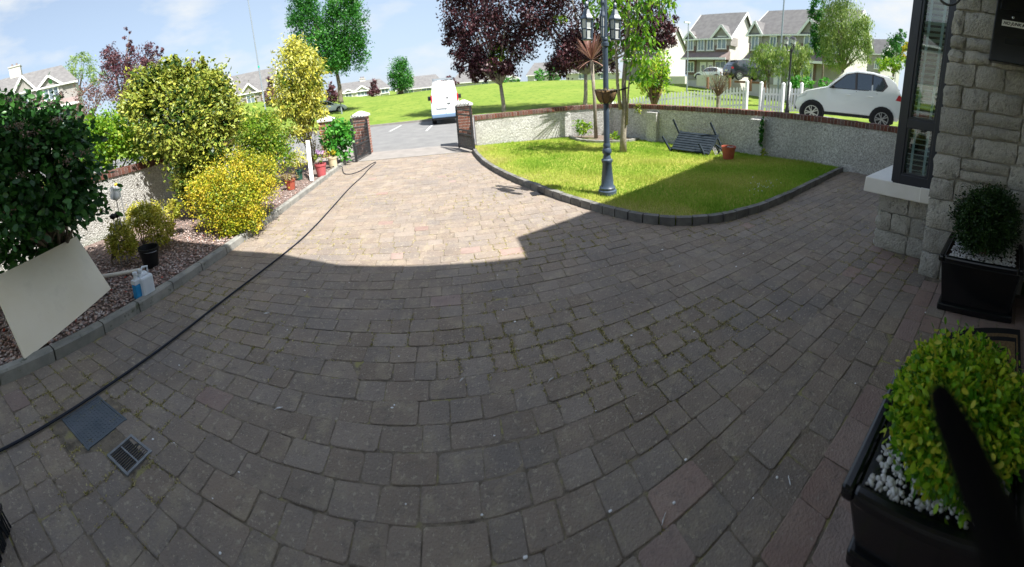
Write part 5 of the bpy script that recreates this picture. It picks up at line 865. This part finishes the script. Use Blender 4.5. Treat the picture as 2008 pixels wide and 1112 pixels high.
# ---- houses
def house(LF_, RF_, depth, base, eave, ridge, label, gables=(), wins=(), doors=(), canopy=(), chim=(), wallm='wallcream', front='wallgrey', ov=.3, name='semi_detached_house', hip=0, group=None):
    """LF_, RF_: front corners; x along the front, y back, z up; wins: (x0 fraction, z0, w, h, lights, brick surround)"""
    dx, dy = RF_.x - LF_.x, RF_.y - LF_.y; Lh = math.hypot(dx, dy); rz = math.atan2(dy, dx); t = thing(name, (LF_.x, LF_.y, base), label, 'house', group, rz); e, rg = eave - base, ridge - base; D2 = depth/2
    obj('wall', MB().prism([(0, -2.5), (depth, -2.5), (depth, e), (D2, rg - .1 if not hip else e), (0, e)], Lh, 'x', 0), MT[wallm], t, local=True)
    obj('front_facing', MB().box((Lh/2, -.03, e/2), (Lh - .1, .08, e)), MT[front], t, local=True)
    sl = (rg - e)/D2; mb = MB(); z0 = e - ov*sl; o_ = ov; h_ = hip
    pts = [(-o_, -o_, z0), (Lh + o_, -o_, z0), (Lh + o_ - h_, D2, rg), (-o_ + h_, D2, rg), (Lh + o_, depth + o_, z0), (-o_, depth + o_, z0)]; mb.add(pts + [(x, y, z + .16) for x, y, z in pts], [(0, 1, 2, 3), (3, 2, 4, 5), (6, 7, 8, 9), (9, 8, 10, 11), (0, 1, 7, 6), (5, 4, 10, 11), (1, 2, 8, 7), (2, 4, 10, 8), (0, 3, 9, 6), (3, 5, 11, 9)]); rf = obj('roof', mb, MT['roofgrey'], t, local=True)
    obj('gutter', MB().box((Lh/2, -o_ - .03, z0 + .05), (Lh + .5, .12, .14)), MT['white'], t, local=True)
    if not hip:
        for x in (-o_ - .02, Lh + o_ + .02): obj('bargeboard', MB().bar((x, -o_, z0 + .03), (x, D2, rg + .05), .06, .24).bar((x, D2, rg + .05), (x, depth + o_, z0 + .03), .06, .24), MT['white'], t, local=True)
    for xf, w, gz in gables:
        x = xf*Lh; gr_ = gz - base; gb = obj('gable', MB().prism([(x - w/2, e - .9), (x + w/2, e - .9), (x + w/2, e - .05), (x, gr_), (x - w/2, e - .05)], 1.6, 'y', -.16), MT[front], t, local=True)
        s2 = (gr_ - e)/(w/2); mb = MB(); bk = max(.5, (gr_ - e)/sl)
        for s in (1, -1): q = [(x + s*(w/2 + .15), e - .05 - .15*s2), (x, gr_ + .05)]; mb.add([(q[0][0], -.36, q[0][1]), (q[1][0], -.36, q[1][1]), (q[1][0], bk, q[1][1]), (q[0][0], .1, q[0][1])] + [(q[0][0], -.36, q[0][1] + .13), (q[1][0], -.36, q[1][1] + .13), (q[1][0], bk, q[1][1] + .13), (q[0][0], .1, q[0][1] + .13)], [(0, 1, 2, 3), (4, 5, 6, 7), (0, 1, 5, 4), (1, 2, 6, 5), (2, 3, 7, 6), (3, 0, 4, 7)])
        obj('gable_roof', mb, MT['roofgrey'], gb, local=True); mb = MB()
        for s in (1, -1): mb.bar((x + s*(w/2 + .16), -.39, e - .08 - .15*s2), (x, -.39, gr_ + .06), .05, .22)
        obj('gable_bargeboard', mb, MT['white'], gb, local=True)
    for xf, z, w, h, nl, br in wins:
        x = xf*Lh
        if br: obj('brick_surround', MB().box((x, -.10, z + h/2 + .05), (w + .5, .10, h + .75)), MT['housebrick'], t, local=True)
        mb = MB().box((x, -.16, z + h), (w, .09, .09)).box((x, -.17, z), (w + .12, .13, .1))
        for k in range(nl + 1): mb.box((x - w/2 + .045 + (w - .09)*k/nl, -.161, z + h/2), (.09 if k in (0, nl) else .07, .085, h))
        f = obj('window', mb, MT['white'], t, local=True); obj('pane', MB().box((x, -.145, z + h/2), (w - .06, .04, h - .06)), MT['winglass'], f, local=True)
    for xf, w, h in doors: d_ = obj('door', MB().box((xf*Lh, -.09, h/2), (w, .09, h)), MT['white'], t, local=True); obj('pane', MB().box((xf*Lh, -.14, h*.62), (w*.5, .03, h*.4)), MT['winglass'], d_, local=True)
    for x0, x1, z in canopy:
        obj('canopy', MB().add([(x0*Lh, -1.0, z), (x1*Lh, -1.0, z), (x1*Lh, 0, z + .75), (x0*Lh, 0, z + .75), (x0*Lh, -1.0, z - .15), (x1*Lh, -1.0, z - .15), (x1*Lh, 0, z - .15), (x0*Lh, 0, z - .15)], [(0, 1, 2, 3), (4, 5, 6, 7), (0, 1, 5, 4), (1, 2, 6, 5), (3, 0, 4, 7)]), MT['roofpink'], t, local=True); obj('fascia', MB().box(((x0 + x1)/2*Lh, -1.03, z - .08), ((x1 - x0)*Lh + .1, .08, .22)), MT['white'], t, local=True)
    for xf, w, h in chim:
        ch = obj('chimney', MB().box((xf*Lh, D2, rg + h/2 - .4), (w, .8, h + .8)).box((xf*Lh, D2, rg + h), (w + .16, .96, .12)), MT[wallm], rf, local=True)
        obj('chimney_pot', MB().lathe([(.14, 0), (.11, .4)], 8, (xf*Lh - w*.2, D2, rg + h)).lathe([(.14, 0), (.11, .4)], 8, (xf*Lh + w*.2, D2, rg + h)), MT['roofpink'], rf, local=True)
    return t
z_ = lambda px, py, D: at(px, py, D).z
# right: two storey semis
LF1, RF1 = at(1346, 155, 43), at(1428, 153, 40)
house(LF1, RF1, 6.5, 1.6, z_(1428, 72, 40), z_(1462, 24, 42), 'two storey house with a cream side gable, nearest the red tree on the right', gables=((.10, 1.5, z_(1354, 62, 42)), (.83, 2.3, z_(1414, 50, 40))), wins=((.10, 3.3, .9, 1.25, 2, 1), (.36, 3.25, .9, 1.3, 2, 0), (.58, 3.25, .9, 1.3, 2, 0), (.84, 3.4, 1.15, 1.3, 2, 1), (.12, .9, 1.0, 1.1, 2, 1), (.83, .8, 1.4, 1.3, 2, 1)), doors=((.42, .8, 2), (.60, .8, 2)), canopy=((-.02, 1.02, 2.4),), group='gabled houses on the right')
LF2, RF2 = at(1467, 158, 38), at(1650, 160, 33)
house(LF2, RF2, 7, 1.5, z_(1500, 66, 37), z_(1560, 17, 38), 'two storey house behind the weeping trees with a gable over its right window', gables=((.07, 1.7, z_(1476, 45, 38)), (.66, 2.1, z_(1577, 40, 35)), (.93, 1.5, z_(1635, 44, 33))), wins=((.07, 3.3, .95, 1.4, 2, 1), (.28, 3.3, .8, 1.3, 2, 0), (.45, 3.3, .8, 1.3, 2, 0), (.66, 3.2, 1.1, 1.5, 2, 1), (.93, 3.2, .9, 1.4, 2, 1), (.10, .8, 1.2, 1.3, 2, 1), (.66, .7, 1.3, 1.4, 2, 1)), doors=((.5, .85, 2), (.35, .85, 2)), canopy=((-.01, 1.0, 2.35),), group='gabled houses on the right')
house(at(1225, 152, 50), at(1303, 152, 47), 6.5, 1.6, z_(1303, 88, 47), z_(1322, 52, 49), 'two storey house mostly hidden behind the dark red tree, its cream gable showing', wins=((.8, 3.3, 1.1, 1.3, 2, 1), (.4, 3.3, 1.1, 1.3, 2, 1)), canopy=((0, 1, 2.4),), group='gabled houses on the right')
house(at(1660, 135, 56), at(1727, 135, 52), 5, 2.0, z_(1727, 104, 52), z_(1735, 77, 54), 'distant grey-roofed house between the weeping birch and the bay window', wins=((.9, 3., .8, 1.1, 2, 0),), group='gabled houses on the right')
# left
house(at(-110, 240, 42), at(163, 240, 38), 8, z_(60, 175, 39) - 5, z_(60, 178, 39), z_(60, 142, 42), 'cream two storey house with twin gables and a chimney at the far left', gables=((.645, 2.55, z_(64, 148, 39)), (.825, 2.55, z_(114, 148, 38.5))), wins=((.645, 3.3, 1.5, 1.3, 3, 1), (.825, 3.3, 1.7, 1.3, 3, 1), (.45, 3.3, 1.2, 1.3, 2, 1), (.825, .6, 1.7, 1.5, 3, 1), (.645, .6, 1.5, 1.5, 3, 1)), canopy=((.55, 1.0, 2.5),), chim=((.55, 1.4, 1.2),), hip=1.8, group='houses on the left')
house(at(392, 222, 56), at(540, 216, 52), 8, z_(470, 186, 53) - 4.6, z_(470, 184, 53), z_(470, 146, 56), 'grey-roofed terrace with small gables behind the variegated shrub', gables=((.45, 2.4, z_(462, 166, 53)), (.72, 2.6, z_(500, 163, 53))), wins=((.45, 3., 1.2, 1.3, 2, 1), (.72, 3., 1.3, 1.3, 2, 1), (.92, 3., 1.2, 1.3, 2, 1), (.72, .6, 1.3, 1.3, 2, 1)), canopy=((.3, 1.0, 2.3),), group='houses on the left')
# bungalows across the green
def bung(x0, x1, yb, ye, yr, D, label, gb, wn_, ch=(), **k):
    return house(at(x0, yb, D), at(x1, yb - (x1 - x0)*.03, D), 9, z_((x0 + x1)/2, yb, D), z_((x0 + x1)/2, ye, D), z_((x0 + x1)/2, yr, D + 4), label, gables=gb, wins=wn_, chim=ch, name='bungalow', front='wallcream', hip=1.5, group='bungalows across the green', **k)
bung(655, 765, 194, 178, 160, 62, 'grey-roofed bungalow with two small gables left of the round green tree', ((.27, 2.2, z_(685, 176, 62)), (.52, 2.8, z_(712, 169, 62))), ((.27, .55, 1.2, .85, 2, 0), (.52, .5, 1.9, 1.0, 3, 0), (.92, .5, 1.3, .9, 2, 0)), ((.55, 1.0, .5),))
bung(778, 874, 188, 172, 150, 62, 'grey-roofed bungalow to the right of the round green tree, behind the van', ((.88, 2.6, z_(862, 158, 62)),), ((.25, .45, 1.8, .9, 2, 0), (.62, .45, 1.8, .9, 2, 0), (.88, .5, 1.2, .9, 2, 0)))
bung(1035, 1100, 162, 146, 124, 64, 'pale bungalow seen under the crowns of the two dark red trees', (), ((.3, .5, 1.2, .9, 2, 0),))
bung(888, 1015, 174, 158, 138, 66, 'bungalow behind the lower crown of the left dark red tree', ((.93, 2.4, z_(1008, 148, 66)),), ((.93, .5, 1.3, .9, 2, 0), (.5, .5, 1.3, .9, 2, 0)))
bung(1110, 1215, 160, 142, 120, 66, 'cream bungalow glimpsed behind the lamp post and palm', (), ((.3, .5, 1.2, .9, 2, 0), (.7, .5, 1.2, .9, 2, 0)))
# low cream garden wall, brown bollards in front of the right houses
a, b = at(1368, 160, 34), at(1432, 163, 30); solo('garden_wall', MB().bar(a + Vector((0, 0, .1)), b + Vector((0, 0, .1)), .25, 1.0), MT['wallcream'], 'low cream garden wall in front of the first gabled house', 'wall')
a, b = at(1300, 157, 36), at(1345, 157, 34); solo('garden_wall', MB().bar(a, b, .25, .7), MT['wallcream'], 'low cream wall below the cream gable at the edge of the green', 'wall')
rl = None
for px, py in ((1388, 165), (1431, 167), (1472, 170), (1500, 172)):
    p = at(px, py, 24); q = at(px, py - 14, 24); solo('bollard', MB().tube([p - Vector((0, 0, .3)), q], .09, 8), MT['wood'], {1388: 'brown timber post at the edge of the green left of the others', 1431: 'brown timber post just left of the black car', 1472: 'brown timber post just right of the black car', 1500: 'brown timber post above the gap in the picket fence'}[px], 'bollard', 'brown posts along the green')
p, q = at(1440, 160, 24), at(1500, 163, 24); solo('timber_rail', MB().bar(p, q, .08, .14), MT['wood'], 'low brown timber rail below the black car', 'rail')
# the neighbour's drive
o = obj('neighbour_drive', MB().prism([(7.4, 2.0), (12.6, 2.0), (14, 9), (9.8, 9.6), (8.6, 7)], .02, 'z', .352), MT['tarmac']); tag(o, kind='structure')
# poles
def pole(px, y0, y1, D, r, label, name='flag_pole', cat='pole', band=None, head=False):
    a, b = at(px, y0, D), at(px, y1, D); a = Vector((b.x, b.y, min(a.z, zt(b.x, b.y)) - .2)); t = thing(name, a, label, cat); obj('shaft', MB().tube([a, a.lerp(b, .5), b], [r, r*.8, r*.55], 8), MT['pole'], t)
    if band: z = at(px, band, D).z; obj('band', MB().tube([Vector((b.x, b.y, z - .07)), Vector((b.x, b.y, z + .07))], r*1.05, 8), MT['greenband'], t)
    if head: obj('lamp_head', MB().box(b + Vector((-.25, -.1, .05)), (.6, .2, .12)), MT['white'], t)
pole(472, 215, -90, 24, .055, 'tall thin grey mast with a green band rising behind the variegated shrub', band=137)
pole(1546, 150, -120, 34, .09, 'tall thin street light mast rising above the house behind the weeping trees', 'street_lamp', 'street lamp')
pole(1350, 158, 46, 35, .07, 'thin white street lamp left of the first gabled house', 'street_lamp', 'street lamp', head=True)
pole(659, 196, 138, 30, .06, 'short dark post standing beside the trunk of the big green tree', 'post', 'post')
pole(1766, 125, 65, 38, .05, 'thin pale pole by the trees next to the bay window', 'street_lamp', 'street lamp')
# basketball backboard
c = at(444, 165, 11.); t = thing('basketball_hoop', (c.x, c.y, -.04), 'white rounded basketball backboard showing above the variegated shrub', 'basketball hoop'); d = Vector((-c.y, c.x, 0)).normalized()*-1; w = .22; h = .25
def bp(u, v, o=0): return c + d*u + Vector((0, 0, v)) - Vector((c.x, c.y, 0)).normalized()*o
pl = [(-w, -h), (w, -h), (w, .05)] + [(w*math.cos(k*PI/8), .05 + (h - .05)*math.sin(k*PI/8)) for k in range(1, 8)] + [(-w, .05)]; mb = MB(); n = len(pl); mb.add([bp(u, v) for u, v in pl] + [bp(u, v, -.04) for u, v in pl], [tuple(range(n)), tuple(range(n, 2*n))[::-1]] + [(i, (i + 1) % n, n + (i + 1) % n, n + i) for i in range(n)]); obj('backboard', mb, MT['white'], t)
mb = MB()
for u0, v0, u1, v1 in ((-.1, -.12, .1, -.12), (-.1, .12, .1, .12), (-.1, -.12, -.1, .12), (.1, -.12, .1, .12)): mb.bar(bp(u0, v0, .012), bp(u1, v1, .012), .016)
obj('target_square', mb, MT['iron'], t); obj('post', MB().tube([Vector((c.x, c.y, -.1)) + Vector((c.x, c.y, 0)).normalized()*.1, bp(0, 0, -.1)], .035, 8), MT['iron'], t); obj('ring', MB().tube([bp(.11*math.cos(k*PI/8), -.15, .13 + .11*math.sin(k*PI/8)) for k in range(17)], .008, 6), MT['redlight'], t)

# ---- trees and shrubs beyond
def tree(name, label, px, py, D, blobs, lm, size, per, tr, tm='bark', group=None, **k):
    b = at(px, py, D); return plant(name, label, 'tree' if 'shrub' not in name else 'shrub', (b.x, b.y, b.z - .15), blobs, lm, size, per, trunk=tr, tm=tm, group=group, **k)
tree('broadleaf_tree', 'large two-lobed green tree on the mound behind the golden tree', 668, 196, 30, [blob(612, 70, 80, 120, 30, 150), blob(595, 40, 60, 90, 30, 60), blob(640, 110, 90, 70, 30, 80), blob(680, 55, 76, 130, 30, 150), blob(690, 100, 60, 80, 30.5, 70), blob(668, 10, 60, 70, 30, 60), blob(660, 125, 60, 40, 30, 40), blob(600, 0, 50, 50, 30, 36), blob(690, 0, 40, 60, 30, 40)], 'green', .17, 46, .20, shell=.5, tips=12, fork=.42, aspect=.55, cr=.2)
tree('round_tree', 'small round-headed green tree in front of the bungalows', 787, 190, 44, [blob(786, 150, 40, 64, 44, 110), blob(786, 125, 24, 30, 44, 26), blob(778, 160, 30, 36, 44, 30), blob(795, 160, 30, 36, 44, 30)], 'green', .19, 40, .14, fork=.15, cr=.22)
RT = 'dark red trees beyond the far wall'
tree('copper_tree', 'left dark red maple over the front wall with a pale slim trunk', 989, 232, 20, [blob(945, 60, 120, 100, 20, 80), blob(1000, 20, 130, 110, 20, 95), blob(905, 40, 70, 80, 20, 50), blob(925, 115, 70, 60, 20, 50), blob(960, 130, 90, 46, 20, 60), blob(1010, 85, 70, 70, 20, 60), blob(895, 85, 44, 60, 20, 26), blob(990, -60, 190, 120, 20, 130), blob(910, -20, 90, 70, 20, 50), blob(1005, 130, 40, 40, 20, 16), blob(940, 150, 40, 24, 20, 12)], 'purple', .15, 40, .13, 'barkgrey', RT, tips=14, fork=.42, droop=.7, aspect=.6)
tree('copper_tree', 'right dark red maple behind the lamp post, its crown reaching toward the houses', 1146, 220, 19.5, [blob(1110, 40, 120, 110, 20, 80), blob(1065, 20, 90, 80, 20, 60), blob(1120, 110, 80, 60, 19.5, 60), blob(1150, 90, 90, 70, 20, 60), blob(1215, 60, 130, 90, 20, 75), blob(1265, 50, 90, 80, 20, 60), blob(1300, 75, 60, 50, 20, 30), blob(1240, -30, 180, 110, 20, 110), blob(1120, -60, 190, 110, 20, 120), blob(1095, 130, 50, 40, 19.5, 20), blob(1315, 60, 30, 60, 20, 12), blob(1180, 125, 60, 50, 20, 26)], 'purple', .15, 40, .13, 'barkgrey', RT, tips=14, fork=.45, droop=.7, aspect=.6)
o_ = at(974, 118, 19.2); t = thing('tree_shoots', o_, 'fresh green shoots on the trunk of the left dark red maple', 'shoots'); C, O, B = clumped([blob(976, 112, 26, 40, 19.4, 20), blob(962, 128, 20, 20, 19.4, 8), blob(1100, 40, 30, 20, 19., 8)], 10, .3); leaves('foliage', C, O, .16, LF['lime'], t, .5, .3, bias=B, simple=True)
RS = 'small plum trees by the bungalows'
for px, py, w, h, D, lab in ((733, 173, 22, 38, 48, 'small red-leaved cone-shaped tree in front of the bungalow gables'), (786, 184, 16, 14, 46, 'low red bush at the foot of the round green tree'), (650, 180, 24, 50, 40, 'narrow red-leaved tree left of the big green trunk'), (529, 178, 28, 64, 42, 'tall red-leaved tree left of the golden tree'), (880, 160, 40, 24, 52, 'red bush showing over the roof rack of the white van')):
    tree('plum_tree', lab, px, py + h/2 + 2, D, [blob(px, py + h*.18, w, h*.55, D, 40), blob(px, py - h*.2, w*.55, h*.5, D, 20)], 'plum', .26, 18, .06, group=RS, tips=5)
tree('purple_tree', 'purple-leaved tree rising behind the dark and variegated shrubs', 240, 240, 22, [blob(232, 150, 64, 100, 22, 80), blob(268, 130, 60, 70, 22, 50), blob(215, 115, 36, 60, 22, 22), blob(253, 82, 16, 56, 22, 16), blob(293, 110, 40, 40, 22, 20), blob(312, 98, 16, 30, 22, 8), blob(250, 190, 80, 60, 22, 40), blob(300, 140, 40, 40, 22, 20), blob(388, 132, 36, 36, 22, 16)], 'plum', .14, 34, .12, tips=14, aspect=.5)
tree('rusty_shrub', 'thin reddish-brown shrub between the purple tree and the far left house', 175, 250, 20, [blob(172, 200, 60, 70, 20, 46), blob(200, 180, 50, 50, 20, 24), blob(160, 225, 40, 40, 20, 16)], 'rust', .13, 16, .06, tips=18, fork=.2, part='foliage', tpart='stems')
tree('pale_tree', 'light green airy tree behind the far left house', 155, 220, 62, [blob(158, 132, 66, 46, 62, 50), blob(130, 145, 50, 30, 62, 26), blob(190, 150, 40, 36, 62, 22), blob(160, 115, 36, 22, 62, 14)], 'pale', .36, 18, .25, fork=.3)
tree('shrub_tree', 'clipped tree-form shrub with many upright stems behind the side wall', 1282, 212, 10.6, [blob(1280, 140, 56, 60, 10.6, 50), blob(1300, 130, 36, 50, 10.6, 26), blob(1268, 165, 46, 44, 10.6, 30), blob(1295, 165, 40, 44, 10.6, 26), blob(1282, 185, 30, 26, 10.6, 14)], 'box', .085, 14, .05, 'twig', tips=40, fork=.12, part='crown', shell=.35, low=-1)
b = at(1408, 214, 10.4); t = thing('bare_bush', b, 'nearly leafless twiggy bush on a short trunk before the picket fence', 'bush'); mb = MB(); mb.tube([b, at(1408, 188, 10.4)], [.055, .045], 8); obj('trunk', mb, MT['barkgrey'], t); mb = MB(); f = at(1408, 190, 10.4)
for k in range(70):
    e = at(1408 + rnd.uniform(-24, 24), 132 + rnd.uniform(-6, 40), 10.4) + Vector((rnd.uniform(-.22, .22), rnd.uniform(-.22, .22), 0)); m_ = f.lerp(e, .5) + Vector((rnd.uniform(-.04, .04), rnd.uniform(-.04, .04), .02)); mb.tube([f, m_, e], [.010, .006, .003], 4, cap=False)
obj('twigs', mb, MT['twig'], t, kind='stuff'); C, O, B = clumped([blob(1408, 160, 44, 60, 10.4, 30)], 4, .3, .3); leaves('buds', C, O, .04, LF['dry'], t, .5, 0, simple=True)
WT = 'weeping willows by the garden lamp'
tree('willow_tree', 'left small weeping willow with drooping pale green branches', 1506, 190, 20, [blob(1500, 105, 56, 34, 20, 46), blob(1485, 130, 36, 50, 20, 36), blob(1512, 130, 40, 56, 20, 40), blob(1530, 110, 36, 40, 20, 24)], 'willow', .17, 22, .07, group=WT, droop=2.2, aspect=.22, jitter=.4, fork=.55)
tree('willow_tree', 'right small weeping willow beside the garden lamp with drooping branches', 1556, 190, 20.5, [blob(1562, 105, 50, 34, 20.5, 44), blob(1575, 130, 34, 56, 20.5, 38), blob(1550, 135, 40, 50, 20.5, 38), blob(1582, 100, 24, 24, 20.5, 14)], 'willow', .17, 22, .07, group=WT, droop=2.2, aspect=.22, jitter=.4, fork=.55)
tree('weeping_birch', 'tall weeping birch behind the white car', 1650, 175, 24, [blob(1655, 50, 70, 90, 24, 110), blob(1640, 0, 50, 80, 24, 70), blob(1675, 90, 60, 80, 24, 90), blob(1640, 100, 56, 80, 24, 80), blob(1690, 70, 40, 80, 24, 50), blob(1660, -40, 70, 60, 24, 60), blob(1625, 70, 36, 80, 24, 44), blob(1700, 100, 24, 50, 24, 20)], 'willow', .14, 44, .12, 'barkgrey', droop=2.4, aspect=.3, jitter=.4, fork=.35)
tree('conifer_tree', 'dark green tree tucked against the left of the weeping birch', 1612, 160, 27, [blob(1608, 60, 34, 70, 27, 60), blob(1603, 20, 30, 50, 27, 30), blob(1610, 95, 30, 40, 27, 26)], 'green', .2, 22, .08)
tree('broadleaf_tree', 'dark green tree next to the bay window behind the car roof', 1752, 150, 36, [blob(1752, 100, 40, 50, 36, 50), blob(1765, 78, 24, 36, 36, 24), blob(1742, 112, 24, 30, 36, 20)], 'green', .24, 20, .1)
tree('golden_tree', 'small golden tree touching the edge of the bay window', 1776, 150, 34, [blob(1776, 104, 18, 40, 34, 26)], 'golden', .22, 20, .06)
tree('hedge_shrub', 'clipped lime green hedge behind the roof of the white car', 1750, 150, 24, [blob(1740, 130, 50, 26, 24, 40), blob(1765, 125, 40, 24, 24, 30)], 'lime', .16, 20, .05, part='foliage', tpart='stems')
tree('hedge_shrub', 'low green bush behind the picket fence by the garden lamp', 1572, 178, 18, [blob(1575, 162, 44, 26, 18, 36), blob(1555, 168, 24, 18, 18, 14)], 'hydr', .13, 18, .04, part='foliage', tpart='stems')
tree('round_shrub', 'small green bush to the right of the low hedge near the weeping birch', 1620, 175, 20, [blob(1618, 162, 28, 18, 20, 18)], 'hydr', .13, 16, .04, part='foliage', tpart='stems')
GC = 'small green trees under the red crowns'
tree('small_tree', 'small light green cone-shaped tree under the red crowns', 1058, 162, 50, [blob(1058, 150, 20, 26, 50, 30)], 'hydr', .28, 16, .08, group=GC)
tree('small_tree', 'darker green bushy tree right of the light green cone', 1086, 162, 50, [blob(1086, 145, 28, 40, 50, 40)], 'green', .3, 18, .08, group=GC)
tree('small_tree', 'low dark conifer clump on the crest below the left red tree', 1000, 170, 46, [blob(998, 160, 46, 16, 46, 26)], 'green', .28, 16, .06, group=GC)
